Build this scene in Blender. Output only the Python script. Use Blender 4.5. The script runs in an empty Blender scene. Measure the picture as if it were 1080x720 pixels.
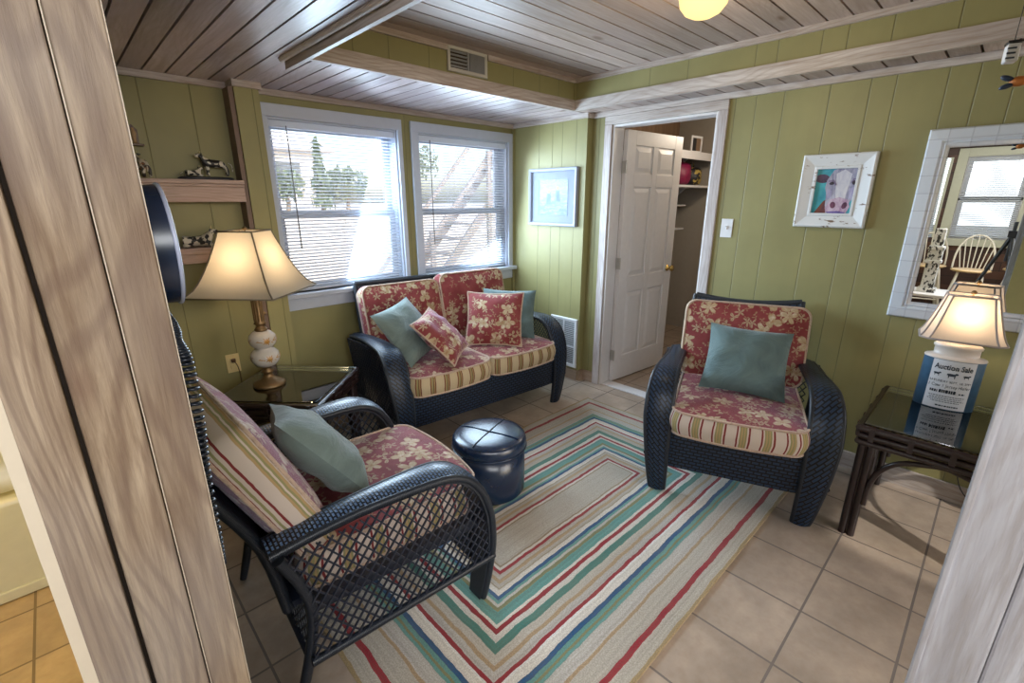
import bpy, math, random
from mathutils import Vector, Matrix, noise
random.seed(7)
PI = math.pi
col = bpy.context.scene.collection
scene = bpy.context.scene
CAM_H = 1.56

# ------------------------------------------------------------------ mesh builder
def rotm(rx=0, ry=0, rz=0):
    return Matrix.Rotation(rz, 3, 'Z') @ Matrix.Rotation(ry, 3, 'Y') @ Matrix.Rotation(rx, 3, 'X')

class MB:
    def __init__(s):
        s.v = []; s.f = []; s.uv = []; s.mi = []; s.sm = []
    def add(s, vs, fs, uvs=None, mi=0, smooth=False):
        o = len(s.v)
        s.v.extend([tuple(p) for p in vs])
        for k, f in enumerate(fs):
            s.f.append([i + o for i in f]); s.mi.append(mi); s.sm.append(smooth)
            s.uv.append(uvs[k] if uvs else [(0, 0)] * len(f))
        return s
    def box(s, c, d, R=None, mi=0):
        x, y, z = d[0] / 2, d[1] / 2, d[2] / 2
        P = [(-x, -y, -z), (x, -y, -z), (x, y, -z), (-x, y, -z), (-x, -y, z), (x, -y, z), (x, y, z), (-x, y, z)]
        F = [(0, 3, 2, 1), (4, 5, 6, 7), (0, 1, 5, 4), (1, 2, 6, 5), (2, 3, 7, 6), (3, 0, 4, 7)]
        ax = [(0, 1), (0, 1), (0, 2), (1, 2), (0, 2), (1, 2)]
        U = [[(P[i][a], P[i][b]) for i in f] for f, (a, b) in zip(F, ax)]
        if R is not None: P = [R @ Vector(p) for p in P]
        c = Vector(c)
        return s.add([Vector(p) + c for p in P], F, U, mi)
    def bb(s, x0, x1, y0, y1, z0, z1, mi=0):
        return s.box(((x0 + x1) / 2, (y0 + y1) / 2, (z0 + z1) / 2), (abs(x1 - x0), abs(y1 - y0), abs(z1 - z0)), None, mi)
    def beam(s, a, b, w, h, mi=0, up=(0, 0, 1)):
        a = Vector(a); b = Vector(b); d = (b - a); L = d.length; d.normalize()
        u = Vector(up)
        if abs(d.dot(u)) > .98: u = Vector((1, 0, 0))
        sx = d.cross(u).normalized(); uz = sx.cross(d)
        R = Matrix((sx, d, uz)).transposed()
        return s.box((a + b) / 2, (w, L, h), R, mi)
    def grid(s, P, U=None, mi=0, smooth=True, flip=False, cu=False, cv=False):
        n = len(P); m = len(P[0])
        vs = [p for r in P for p in r]
        fs = []; us = []
        for i in range(n if cu else n - 1):
            for j in range(m if cv else m - 1):
                i2 = (i + 1) % n; j2 = (j + 1) % m
                q = [i * m + j, i2 * m + j, i2 * m + j2, i * m + j2]
                if U:
                    uq = [U[i][j], U[i + 1 if cu else i2][j], U[i + 1 if cu else i2][j + 1 if cv else j2], U[i][j + 1 if cv else j2]]
                else: uq = [(0, 0)] * 4
                if flip: q.reverse(); uq.reverse()
                fs.append(q); us.append(uq)
        return s.add(vs, fs, us, mi, smooth)
    def tube(s, pts, r, seg=8, closed=False, mi=0, caps=True, flat=1.0):
        pts = [Vector(p) for p in pts]; n = len(pts)
        R = r if isinstance(r, (list, tuple)) else [r] * n
        T = []
        for i in range(n):
            if closed: t = pts[(i + 1) % n] - pts[i - 1]
            else: t = pts[min(i + 1, n - 1)] - pts[max(i - 1, 0)]
            T.append(t.normalized() if t.length > 1e-9 else Vector((0, 0, 1)))
        u = T[0].cross(Vector((0, 0, 1)))
        if u.length < 1e-3: u = T[0].cross(Vector((1, 0, 0)))
        u.normalize(); rings = []; L = 0; us = []
        for i in range(n):
            u = (u - T[i] * u.dot(T[i]))
            u = u.normalized() if u.length > 1e-6 else T[i].orthogonal().normalized()
            w = T[i].cross(u)
            if i: L += (pts[i] - pts[i - 1]).length
            rings.append([pts[i] + (u * math.cos(2 * PI * k / seg) + w * flat * math.sin(2 * PI * k / seg)) * R[i] for k in range(seg)])
            us.append([(2 * PI * R[i] * k / seg, L) for k in range(seg + 1)])
        if closed: us.append([(a, L + (pts[0] - pts[-1]).length) for a, _ in us[0]])
        s.grid(rings, us, mi, True, True, closed, True)
        if caps and not closed:
            o = len(s.v)
            s.add(rings[0], [list(range(seg))], None, mi); s.add(rings[-1], [list(range(seg))[::-1]], None, mi)
        return s
    def lathe(s, prof, seg=32, c=(0, 0, 0), mi=0, R=None, smooth=True):
        c = Vector(c); rings = []; us = []; L = 0
        for i, (r, z) in enumerate(prof):
            if i: L += math.hypot(r - prof[i - 1][0], z - prof[i - 1][1])
            row = []
            for k in range(seg):
                a = 2 * PI * k / seg
                p = Vector((r * math.cos(a), r * math.sin(a), z))
                row.append((R @ p if R else p) + c)
            rings.append(row); us.append([(max(r, .02) * 2 * PI * k / seg, L) for k in range(seg + 1)])
        return s.grid(rings, us, mi, smooth, True, False, True)
    def poly(s, pts, mi=0, uv=None):
        return s.add(pts, [list(range(len(pts)))], [uv] if uv else None, mi)
    def prism(s, poly, fn, t0, t1, mi=0):
        """2D polygon extruded: fn(a,b,t)->3D"""
        n = len(poly)
        A = [fn(a, b, t0) for a, b in poly]; B = [fn(a, b, t1) for a, b in poly]
        fs = [list(range(n))[::-1], [n + i for i in range(n)]]
        us = [[poly[i] for i in range(n)][::-1], list(poly)]
        for i in range(n):
            j = (i + 1) % n; fs.append([i, j, n + j, n + i])
            us.append([(poly[i][0], t0), (poly[j][0], t0), (poly[j][0], t1), (poly[i][0], t1)])
        return s.add(A + B, fs, us, mi)
    def ball(s, c, r, seg=12, rings=8, mi=0, R=None):
        c = Vector(c); r = (r, r, r) if not isinstance(r, (tuple, list)) else r
        P = []
        for i in range(rings + 1):
            th = PI * i / rings
            st = max(math.sin(th), 1e-4)
            row = []
            for k in range(seg):
                p = Vector((r[0] * st * math.cos(2 * PI * k / seg), r[1] * st * math.sin(2 * PI * k / seg), r[2] * math.cos(th)))
                row.append((R @ p if R else p) + c)
            P.append(row)
        U = [[(k / seg, i / rings) for k in range(seg + 1)] for i in range(rings + 1)]
        return s.grid(P, U, mi, True, False, False, True)
    def build(s, name, mats, parent=None, bevel=0, loc=None, bseg=2):
        me = bpy.data.meshes.new(name)
        me.from_pydata(s.v, [], s.f)
        uvl = me.uv_layers.new(name='UVMap')
        flat = [c for f in s.uv for p in f for c in p]
        uvl.data.foreach_set('uv', flat)
        me.polygons.foreach_set('material_index', s.mi)
        me.polygons.foreach_set('use_smooth', s.sm)
        for m in (mats if isinstance(mats, (list, tuple)) else [mats]): me.materials.append(m)
        me.update()
        o = bpy.data.objects.new(name, me); col.objects.link(o)
        if parent: o.parent = parent
        if loc: o.location = loc
        if bevel:
            b = o.modifiers.new('bev', 'BEVEL'); b.width = bevel; b.segments = bseg; b.limit_method = 'ANGLE'; b.angle_limit = math.radians(40)
        return o

def thing(name, label, cat, loc=(0, 0, 0), rz=0, group=None):
    o = bpy.data.objects.new(name, None); col.objects.link(o); o.empty_display_size = .1
    o.location = loc; o.rotation_euler = (0, 0, rz)
    return tag(o, label, cat, group)
def tag(o, label, cat, group=None, kind=None):
    o['label'] = label; o['category'] = cat
    if group: o['group'] = group
    if kind: o['kind'] = kind
    return o
def struct(o, label=None, cat=None):
    o['kind'] = 'structure'
    if label: o['label'] = label
    if cat: o['category'] = cat
    return o

# ------------------------------------------------------------------ node helpers
class NT:
    def __init__(s, name):
        s.m = bpy.data.materials.new(name); s.m.use_nodes = True
        s.nt = s.m.node_tree; s.nt.nodes.clear()
        s.out = s.nt.nodes.new('ShaderNodeOutputMaterial')
        s._tc = None
    def n(s, typ, ins=None, **props):
        nd = s.nt.nodes.new('ShaderNode' + typ)
        for k, v in props.items(): setattr(nd, k, v)
        for k, v in (ins or {}).items(): s.set(nd, k, v)
        return nd
    def set(s, nd, k, v):
        sock = nd.inputs[k]
        if isinstance(v, bpy.types.NodeSocket): s.nt.links.new(v, sock)
        elif isinstance(v, (tuple, list)) and sock.type == 'RGBA' and len(v) == 3: sock.default_value = (*v, 1)
        else: sock.default_value = v
    def math(s, op, a, b=0.0, c=None, clamp=False):
        nd = s.n('Math', {0: a, 1: b}, operation=op, use_clamp=clamp)
        if c is not None: s.set(nd, 2, c)
        return nd.outputs[0]
    def vmath(s, op, a, b=(0, 0, 0)):
        nd = s.n('VectorMath', {0: a}, operation=op)
        if op == 'SCALE': s.set(nd, 3, b)
        else: s.set(nd, 1, b)
        return nd.outputs[0]
    def mix(s, fac, a, b, mode='MIX'):
        nd = s.n('Mix', data_type='RGBA', blend_type=mode)
        s.set(nd, 0, fac); s.set(nd, 6, a); s.set(nd, 7, b)
        return nd.outputs[2]
    def ramp(s, fac, stops, interp='LINEAR'):
        nd = s.n('ValToRGB'); r = nd.color_ramp; r.interpolation = interp
        while len(r.elements) > 1: r.elements.remove(r.elements[-1])
        for i, (p, c) in enumerate(stops):
            e = r.elements[0] if i == 0 else r.elements.new(min(max(p, 0), 1))
            if i == 0: e.position = min(max(p, 0), 1)
            if not isinstance(c, (tuple, list)): c = (c, c, c)
            e.color = (*c, 1) if len(c) == 3 else c
        s.set(nd, 0, fac); return nd.outputs[0]
    def tc(s, which):
        if s._tc is None: s._tc = s.n('TexCoord')
        return s._tc.outputs[which]
    def sep(s, v):
        nd = s.n('SeparateXYZ', {0: v}); return nd.outputs[0], nd.outputs[1], nd.outputs[2]
    def comb(s, x, y, z=0.0):
        return s.n('CombineXYZ', {0: x, 1: y, 2: z}).outputs[0]
    def noise(s, vec, scale, detail=4, rough=.55, dist=0.0):
        nd = s.n('TexNoise', {'Vector': vec, 'Scale': scale, 'Detail': detail, 'Roughness': rough, 'Distortion': dist})
        return nd.outputs[0]
    def map(s, vec, loc=(0, 0, 0), rot=(0, 0, 0), scale=(1, 1, 1)):
        return s.n('Mapping', {0: vec, 1: loc, 2: rot, 3: scale}).outputs[0]
    def bump(s, h, strength=.3, dist=.01, normal=None):
        nd = s.n('Bump', {'Height': h, 'Strength': strength, 'Distance': dist})
        if normal is not None: s.set(nd, 'Normal', normal)
        return nd.outputs[0]
    def bsdf(s, base, rough=.5, metal=0.0, normal=None, spec=.5, **kw):
        nd = s.n('BsdfPrincipled')
        s.set(nd, 'Base Color', base); s.set(nd, 'Roughness', rough); s.set(nd, 'Metallic', metal)
        s.set(nd, 'Specular IOR Level', spec)
        if normal is not None: s.set(nd, 'Normal', normal)
        for k, v in kw.items(): s.set(nd, k.replace('_', ' '), v)
        s.nt.links.new(nd.outputs[0], s.out.inputs[0]); return nd
    def surf(s, sh): s.nt.links.new(sh, s.out.inputs[0])

def simple(name, c, rough=.5, metal=0.0, spec=.5, var=.06, vs=25, **kw):
    t = NT(name)
    nz = t.noise(t.tc('Object'), vs, 4)
    f = t.math('MULTIPLY_ADD', nz, 2 * var, 1 - var)
    colr = t.mix(1.0, c, t.n('CombineColor', {0: f, 1: f, 2: f}).outputs[0], 'MULTIPLY')
    t.bsdf(colr, rough, metal, t.bump(nz, .05, .002), spec, **kw)
    return t.m

def wood(name, c0, c1, axis=1, rough=.55, knots=True, isl=.25, gs=1.0, streak=(.25, .17, .12), tint=None, bump=.15, ring=.26):
    t = NT(name)
    isr = t.n('NewGeometry').outputs['Random Per Island']
    off = t.math('MULTIPLY', isr, 37.0)
    p = t.vmath('ADD', t.tc('Object'), t.comb(off, off, off))
    sc = [9 * gs] * 3; sc[axis] = .8 * gs
    q = t.map(p, scale=tuple(sc))
    n1 = t.noise(q, 1.6, 6, .6, .9)
    n2 = t.noise(t.map(p, scale=tuple(6 * x for x in sc)), 1.5, 4, .6)
    c = t.ramp(n1, [(.3, c0), (.52, tuple((a + b) / 2 for a, b in zip(c0, c1))), (.68, c1)])
    c = t.mix(t.ramp(n2, [(.48, 0), (.75, .55)]), c, streak)
    sx_, sy_, sz_ = t.sep(p); across = [t.math('ADD', sy_, sz_), t.math('ADD', sx_, sz_), t.math('ADD', sx_, sy_)][axis]
    st_ = [2.2] * 3; st_[axis] = .55
    wv = t.noise(t.map(p, scale=tuple(st_)), 1.3, 2, .5)
    rg = t.math('SINE', t.math('MULTIPLY_ADD', wv, 150.0, t.math('MULTIPLY', across, 260.0)))
    fine = [60.0] * 3; fine[axis] = 2.0
    n3 = t.noise(t.map(p, scale=tuple(fine)), 1.6, 3, .6)
    c = t.mix(t.math('MULTIPLY', t.ramp(t.math('MULTIPLY_ADD', rg, .5, .5), [(.55, 0), (.98, 1)]), ring), c, streak)
    c = t.mix(t.ramp(n3, [(.5, 0), (.72, .45)]), c, streak)
    big = t.noise(p, 1.7, 2)
    if tint: c = t.mix(t.ramp(big, [(.35, 0), (.7, .6)]), c, tint)
    if knots:
        ks = [5.0] * 3; ks[axis] = 2.2
        vo = t.n('TexVoronoi', {'Vector': t.map(p, scale=tuple(ks)), 'Scale': 1.0})
        c = t.mix(t.ramp(vo.outputs['Distance'], [(.05, .85), (.13, 0)]), t.mix(t.math('LESS_THAN', t.sep(vo.outputs['Color'])[0], .38), (0, 0, 0), (1, 1, 1)), (0, 0, 0)) if False else t.mix(t.math('MULTIPLY', t.ramp(vo.outputs['Distance'], [(.05, .85), (.13, 0)]), t.math('LESS_THAN', t.sep(vo.outputs['Color'])[0], .38)), c, (.16, .09, .055))
    f = t.math('MULTIPLY_ADD', isr, 2 * isl, 1 - isl)
    c = t.mix(1.0, c, t.n('CombineColor', {0: f, 1: f, 2: f}).outputs[0], 'MULTIPLY')
    t.bsdf(c, rough, 0, t.bump(t.math('ADD', n1, n2), bump, .004))
    return t.m

def paneling(name, base, axis, lo, hi, grooves, gw=.0035):
    t = NT(name)
    x = t.sep(t.tc('Object'))[axis]
    dmin = None
    for g in sorted(grooves):
        d = t.math('ABSOLUTE', t.math('SUBTRACT', x, g))
        dmin = d if dmin is None else t.math('MINIMUM', dmin, d)
    m = t.n('MapRange', {0: dmin, 1: .0008, 2: gw, 3: 0.0, 4: 1.0}).outputs[0]
    nz = t.noise(t.tc('Object'), 3.5, 3)
    st = [1.2] * 3; st[2] = .12
    n2 = t.noise(t.map(t.tc('Object'), scale=(22, 22, .7)), 1.5, 3)
    c = t.mix(t.ramp(nz, [(.35, 0), (.7, 1)]), tuple(b * .93 for b in base), tuple(b * 1.07 for b in base))
    c = t.mix(t.ramp(n2, [(.5, 0), (.8, .16)]), c, tuple(b * .75 for b in base))
    c = t.mix(m, tuple(b * .60 for b in base), c)
    t.bsdf(c, .45, 0, t.bump(m, .5, .004), .4)
    return t.m

def weave(name, c0, c1, bw=.014, bh=.006, rot=0.0, rough=.35, spec=.6, bump=.9):
    t = NT(name)
    uv = t.map(t.tc('UV'), rot=(0, 0, rot))
    br = t.n('TexBrick', {'Vector': uv, 'Color1': (1, 1, 1), 'Color2': (.75, .75, .75), 'Mortar': (0, 0, 0), 'Scale': 1.0,
                          'Mortar Size': bh * .26, 'Mortar Smooth': .35, 'Brick Width': bw, 'Row Height': bh})
    br.offset = .5
    c = t.mix(br.outputs[0], c0, c1)
    t.bsdf(c, rough, 0, t.bump(br.outputs[0], bump, .004), spec)
    return t.m

def floral(name, bg, fl, leaf, s=9.5, sheen=True):
    t = NT(name)
    oi = t.n('ObjectInfo').outputs['Random']
    uv0 = t.vmath('ADD', t.tc('UV'), t.comb(t.math('MULTIPLY', oi, 13.0), t.math('MULTIPLY', oi, 7.0)))
    dn = t.n('TexNoise', {'Vector': uv0, 'Scale': 28.0, 'Detail': 1.0}).outputs[1]
    uv = t.vmath('ADD', uv0, t.vmath('SCALE', t.vmath('SUBTRACT', dn, (.5, .5, .5)), .012))
    def layer(scale, rnd, kmul, rmin, rmax, keep, seed, pw):
        v = t.n('TexVoronoi', {'Vector': t.vmath('ADD', uv, (seed, seed * .7, 0)), 'Scale': scale, 'Randomness': rnd}, voronoi_dimensions='2D')
        d = t.vmath('SUBTRACT', t.vmath('ADD', uv, (seed, seed * .7, 0)), v.outputs['Position'])
        dx, dy, _ = t.sep(d)
        cr, cg, cb = t.sep(v.outputs['Color'])
        th = t.math('ADD', t.math('ARCTAN2', dy, dx), t.math('MULTIPLY', cr, 6.28))
        r = t.math('SQRT', t.math('ADD', t.math('MULTIPLY', dx, dx), t.math('MULTIPLY', dy, dy)))
        R = 1.0 / scale
        k = t.math('ADD', t.math('MULTIPLY', t.math('FLOOR', t.math('MULTIPLY', cg, 2.99)), .5), kmul)   # petals/2
        pet = t.math('ABSOLUTE', t.math('COSINE', t.math('MULTIPLY', th, k)))
        lim = t.math('MULTIPLY', t.math('MULTIPLY_ADD', t.math('POWER', pet, pw), rmax - rmin, rmin), R)
        q = t.math('DIVIDE', r, lim)
        mask = t.ramp(q, [(.9, 1), (1.0, 0)])
        mask = t.math('MULTIPLY', mask, t.math('LESS_THAN', cb, keep))
        vein = t.math('ABSOLUTE', t.math('SINE', t.math('MULTIPLY', th, t.math('MULTIPLY', k, 3.0))))
        return mask, q, vein, cr
    m1, q1, v1, r1 = layer(s, .8, 1.5, .10, .48, .62, 0.0, .85)
    m2, q2, v2, r2 = layer(s * 1.7, .95, 1.5, .02, .50, .50, 3.3, 2.2)
    m3, q3, v3, r3 = layer(s * 3.0, 1.0, 1.0, .01, .48, .6, 8.1, 3.0)
    bgn = t.noise(uv, 9.0, 3)
    c = t.mix(t.ramp(bgn, [(.35, 0), (.7, 1)]), bg, tuple(min(1, b * 1.35 + .02) for b in bg))
    c = t.mix(t.math('MULTIPLY', m3, .55), c, leaf)
    c = t.mix(t.math('MULTIPLY', m2, .8), c, t.mix(v2, tuple(x * .75 for x in leaf), fl))
    fc = t.mix(t.ramp(q1, [(.1, .65), (.3, .1), (.75, 0), (.95, .55)]), t.mix(r1, fl, leaf), (.30, .13, .05))
    fc = t.mix(t.ramp(v1, [(.0, .6), (.25, 0)]), fc, (.32, .16, .07))
    fc = t.mix(t.ramp(t.noise(uv, 40.0, 2), [(.5, 0), (.72, .7)]), fc, (.66, .56, .44))
    c = t.mix(m1, c, fc)
    th = t.n('TexNoise', {'Vector': uv, 'Scale': 700.0, 'Detail': 1.0}).outputs[0]
    b = t.bump(t.math('ADD', th, t.math('MULTIPLY', t.noise(uv, 14, 2), 2.2)), .25, .004)
    t.bsdf(c, .75, 0, b, .25, Sheen_Weight=.4 if sheen else 0, Sheen_Roughness=.35, Sheen_Tint=(.85, .78, 1, 1))
    return t.m

def stripes(name, cols, period, across=False):
    """cols: list of (pos, colour) in one period, along UV.x"""
    t = NT(name)
    u, v, _ = t.sep(t.tc('UV'))
    nz = t.math('MULTIPLY', t.math('SUBTRACT', t.noise(t.tc('UV'), 20, 2), .5), .006)
    f = t.math('FRACT', t.math('DIVIDE', t.math('ADD', t.math('ADD', v if across else u, 10.0), nz), period))
    c = t.ramp(f, cols, 'CONSTANT')
    th = t.n('TexNoise', {'Vector': t.tc('UV'), 'Scale': 600.0, 'Detail': 1.0}).outputs[0]
    t.bsdf(c, .8, 0, t.bump(t.math('ADD', th, t.math('MULTIPLY', t.noise(t.tc('UV'), 12, 2), 2)), .2, .004), .2)
    return t.m

def fabric(name, c, var=.25, wr=7.0):
    t = NT(name)
    p = t.tc('UV')
    n1 = t.noise(p, wr, 4, .6, 1.2)
    th = t.n('TexNoise', {'Vector': p, 'Scale': 500.0, 'Detail': 1.0}).outputs[0]
    cc = t.mix(t.ramp(n1, [(.3, 0), (.7, 1)]), tuple(x * (1 - var) for x in c), tuple(x * (1 + var) for x in c))
    b = t.bump(t.math('ADD', t.math('MULTIPLY', th, .25), t.math('MULTIPLY', n1, 3)), .5, .012)
    t.bsdf(cc, .7, 0, b, .25, Sheen_Weight=.3, Sheen_Roughness=.4)
    return t.m

def glass_mat(name, tint=(1, 1, 1), refl=.12):
    t = NT(name)
    tr = t.n('BsdfTransparent', {0: tint}); gl = t.n('BsdfGlossy', {0: (1, 1, 1), 1: .02})
    fr = t.n('Fresnel', {0: 1.45}).outputs[0]
    f = t.math('ADD', fr, refl, clamp=True)
    mx = t.n('MixShader', {0: f, 1: tr.outputs[0], 2: gl.outputs[0]})
    t.surf(mx.outputs[0]); return t.m

def shade_mat(name, c, glow=.5):
    t = NT(name)
    nz = t.n('TexNoise', {'Vector': t.tc('Object'), 'Scale': 300.0}).outputs[0]
    cc = t.mix(nz, tuple(x * .93 for x in c), c)
    d = t.n('BsdfDiffuse', {0: cc}); tr = t.n('BsdfTranslucent', {0: cc})
    mx = t.n('MixShader', {0: glow, 1: d.outputs[0], 2: tr.outputs[0]})
    t.surf(mx.outputs[0]); return t.m

def emit(name, c, s):
    t = NT(name)
    lw = t.n('LayerWeight', {0: .4}).outputs['Facing']
    cc = t.mix(lw, c, tuple(x * .8 for x in c))
    e = t.n('Emission', {0: cc, 1: s}); t.surf(e.outputs[0]); return t.m

# ------------------------------------------------------------------ materials
OLIVE = (.272, .248, .108)
COWG = [1.342, 1.221, 1.067, .84, .659, .554, .357, .249]
cg = list(COWG); y = .249
for d in (.121, .154, .105, .181, .197, .108, .227, .121, .154, .181, .105, .197): y -= d; cg.append(round(y, 3))
M_cow = paneling('olive_paneling_cow', OLIVE, 1, -2.6, 3.3, cg + [2.36])
M_alc = paneling('olive_paneling_alcove', OLIVE, 1, 2.3, 3.3, [2.931, 2.673, 2.529, 2.78])
M_win = paneling('olive_paneling_window', OLIVE, 0, 0, 3.3, [.456, .686, .95, 2.018])
M_band = paneling('olive_band_x', OLIVE, 1, -2.6, 2.5, [1.826, 1.567, 1.175, 1.064, .859, .749, .572, .34, .1, -.2, -.4])
M_bandb = paneling('olive_band_y', OLIVE, 0, .9, 3.0, [1.25, 1.45, 1.7, 2.35, 2.6, 2.8])
M_pil = paneling('olive_pilaster', tuple(x * 1.05 for x in OLIVE), 0, .8, 1.1, [.965])
M_oliveplain = simple('olive_plain', OLIVE, .5)
M_ceil_y = wood('whitewashed_planks_y', (.31, .235, .23), (.60, .53, .545), 1, .34, tint=(.44, .36, .40))
M_ceil_x = wood('whitewashed_planks_x', (.27, .195, .16), (.50, .41, .37), 0, .42, tint=(.42, .33, .30))
M_trim_x = wood('whitewashed_trim_x', (.38, .31, .28), (.60, .54, .51), 0, .45, knots=False, isl=.1)
M_trim_y = wood('whitewashed_trim_y', (.40, .34, .31), (.62, .57, .54), 1, .45, knots=False, isl=.1)
M_trim_z = wood('whitewashed_trim_z', (.42, .36, .35), (.64, .60, .60), 2, .45, knots=False, isl=.08)
M_post = wood('rough_post_boards', (.15, .090, .048), (.42, .32, .215), 2, .65, isl=.10, gs=1.5, tint=(.33, .30, .28), bump=.35, streak=(.13, .075, .045), ring=.55)
M_postw = wood('white_post_boards', (.26, .25, .26), (.44, .44, .47), 2, .55, isl=.08, gs=1.3, bump=.3, streak=(.22, .19, .17), ring=.2)
M_shelf = wood('pinkish_shelf_wood', (.42, .27, .23), (.56, .42, .37), 0, .45, knots=False, isl=.05)
M_dark = simple('dark_gap', (.05, .035, .025), .9)
M_white = simple('white_paint', (.68, .68, .70), .4)
M_wincase = simple('window_white_paint', (.48, .52, .62), .45)
M_cream = simple('cream_plastic', (.62, .50, .25), .4)
M_doorw = simple('door_white_paint', (.68, .655, .65), .38)
M_blind = None
M_brass = simple('brass', (.62, .42, .14), .25, 1.0)
M_brassold = simple('antique_brass', (.24, .15, .07), .42, .7)
M_black = simple('black_plastic', (.015, .015, .018), .35)
M_navy = simple('navy_plastic', (.008, .018, .045), .25, spec=.6)
M_glass = glass_mat('window_glass', (1, 1, 1), 0.02)
M_tglass = glass_mat('table_glass', (.86, .92, .90), .12)
M_closet = simple('closet_wall_paint', (.36, .325, .275), .6)
M_closetwood = wood('closet_wood_wall', (.16, .095, .05), (.30, .19, .11), 2, .5)
M_bath = simple('bath_olive_wall', (.28, .26, .10), .5)
M_tub = simple('tub_enamel', (.62, .58, .38), .25)

def tile_mat(name, base, grout, x0, y0, tx, ty):
    t = NT(name)
    br = t.n('TexBrick', {'Vector': t.vmath('SUBTRACT', t.tc('Object'), (x0 - 20 * tx, y0 - 20 * ty, 0)), 'Color1': (1, 1, 1), 'Color2': (.84, .84, .84), 'Mortar': (0, 0, 0),
                          'Scale': 1.0, 'Mortar Size': .0045, 'Mortar Smooth': .2, 'Bias': 0.0, 'Brick Width': tx, 'Row Height': ty})
    br.offset = 0; br.squash = 1
    n1 = t.noise(t.tc('Object'), 5.0, 5, .6); n2 = t.noise(t.tc('Object'), 26.0, 4, .6)
    c = t.mix(t.ramp(n1, [(.35, 0), (.68, 1)]), tuple(b * .78 for b in base), tuple(min(1, b * 1.15) for b in base))
    c = t.mix(t.ramp(n2, [(.45, 0), (.8, .35)]), c, (base[0] * .72, base[1] * .6, base[2] * .5))
    c = t.mix(1.0, c, br.outputs[0], 'MULTIPLY')
    c = t.mix(br.outputs[1], c, grout)
    inv = t.math('SUBTRACT', 1.0, br.outputs[1])
    t.bsdf(c, t.math('MULTIPLY_ADD', br.outputs[1], .4, .28), 0, t.bump(t.math('ADD', inv, t.math('MULTIPLY', n2, .05)), .4, .004), .5)
    return t.m
M_tile = tile_mat('beige_floor_tile', (.43, .345, .275), (.17, .14, .125), 1.514, -.04, .318, .302)
M_tile_warmlit = tile_mat('floor_tile_warmlit', (.52, .36, .17), (.22, .15, .07), -.357, 2.38, .318, .302)  # warm copy of the floor tile, lamplight mixed into its colour

NAVY0, NAVY1 = (.0012, .0016, .003), (.014, .027, .054)
M_wick = weave('navy_wicker', NAVY0, (.018, .037, .078), .036, .019, 0, .42, .4, 1.0)
M_wickd = weave('navy_wicker_twill', NAVY0, (.015, .036, .080), .050, .0185, .85, .40, .4, 1.0)
M_wickhi = weave('navy_wicker_arm_highlight', (.002, .003, .006), (.080, .145, .27), .017, .0115, 0, .34, .6, 1.0)  # pale blue strands carry painted highlights on the arm weave
M_pole = weave('wrapped_pole', (.004, .006, .010), (.014, .020, .032), 2.0, .005, 0, .4, .5, .7)
M_strand = simple('wicker_strand', (.010, .014, .026), .38, spec=.6)
RED = (.185, .030, .030)
M_flor = floral('red_floral_fabric', RED, (.50, .39, .25), (.36, .27, .15))
CRM = (.54, .45, .385); MAR = (.19, .03, .03); OLV = (.26, .24, .11); TAN = (.40, .27, .13)
M_strA = stripes('cream_maroon_stripe', [(0, CRM), (.36, MAR), (.43, CRM), (.50, OLV), (.56, TAN), (.62, OLV), (.68, TAN), (.73, OLV), (.80, CRM), (.86, MAR), (.94, CRM)], .105)
M_strB = stripes('tan_brown_stripe', [(0, (.48, .38, .24)), (.34, (.15, .05, .03)), (.41, (.33, .22, .10)), (.48, OLV), (.55, (.16, .08, .04)), (.61, (.33, .22, .10)), (.68, (.15, .05, .03)), (.75, (.48, .38, .24))], .092)
M_strV = stripes('lengthwise_stripe', [(0, CRM), (.10, TAN), (.16, OLV), (.20, CRM), (.25, OLV), (.30, TAN), (.36, CRM), (.42, MAR), (.54, CRM), (.60, OLV), (.66, CRM), (.74, MAR), (.80, CRM)], .115, True)
M_pipe = fabric('cream_piping', (.50, .36, .27), .2, 30)
M_teal = fabric('teal_cotton', (.100, .150, .150), .25, 6)
M_teal2 = fabric('pale_teal_cotton', (.135, .180, .168), .25, 6)
M_leather = simple('navy_leather', (.007, .019, .050), .27, spec=.8, var=.3, vs=14)
M_rattan = simple('dark_rattan', (.020, .010, .010), .3, spec=.6, var=.3, vs=40)
M_slatw = weave('olive_slat_deck', (.07, .05, .02), (.34, .26, .12), 10, .028, 0, .5, .3, .5)
_t = NT('mirror_silver'); _t.bsdf((.86, .88, .88), .0, 1.0); M_mirror = _t.m
M_ceram = simple('white_ceramic', (.62, .57, .52), .18)
M_gold = simple('painted_gold', (.42, .20, .03), .35)
M_shadeL = shade_mat('cream_shade_fabric', (.70, .645, .55), .55)
M_shadeR = shade_mat('pinkish_shade_fabric', (.66, .60, .56), .55)
M_rib = simple('shade_rib_trim', (.20, .165, .11), .6)
M_ribR = simple('shade_rib_grey', (.34, .30, .29), .6)
M_inkb = simple('dark_ink', (.03, .04, .06), .6)

M_blind = shade_mat('blind_vinyl', (.82, .86, .93), .35)
# ================================================================== THE SETTING
XC, YW = 3.20, 3.25           # cow-picture wall plane, window wall plane
ZS, ZT = 2.19, 2.40           # soffit and tray heights
def S(name, mb, mats, **k): return struct(mb.build(name, mats, **k))

# floors
S('floor', MB().bb(.0, XC + .14, -3, YW, -.05, 0).bb(-3.2, 0, -3, .98, -.05, 0), M_tile)
S('floor_bathroom', MB().bb(-1.6, -.001, .981, YW, -.05, 0), M_tile_warmlit)
S('floor_closet', MB().bb(XC + .142, 5.6, .9, YW, -.05, 0), M_tile)
S('trim_threshold', MB().bb(XC + .02, XC + .13, 1.457, 2.221, .0, .008), M_white)

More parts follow.
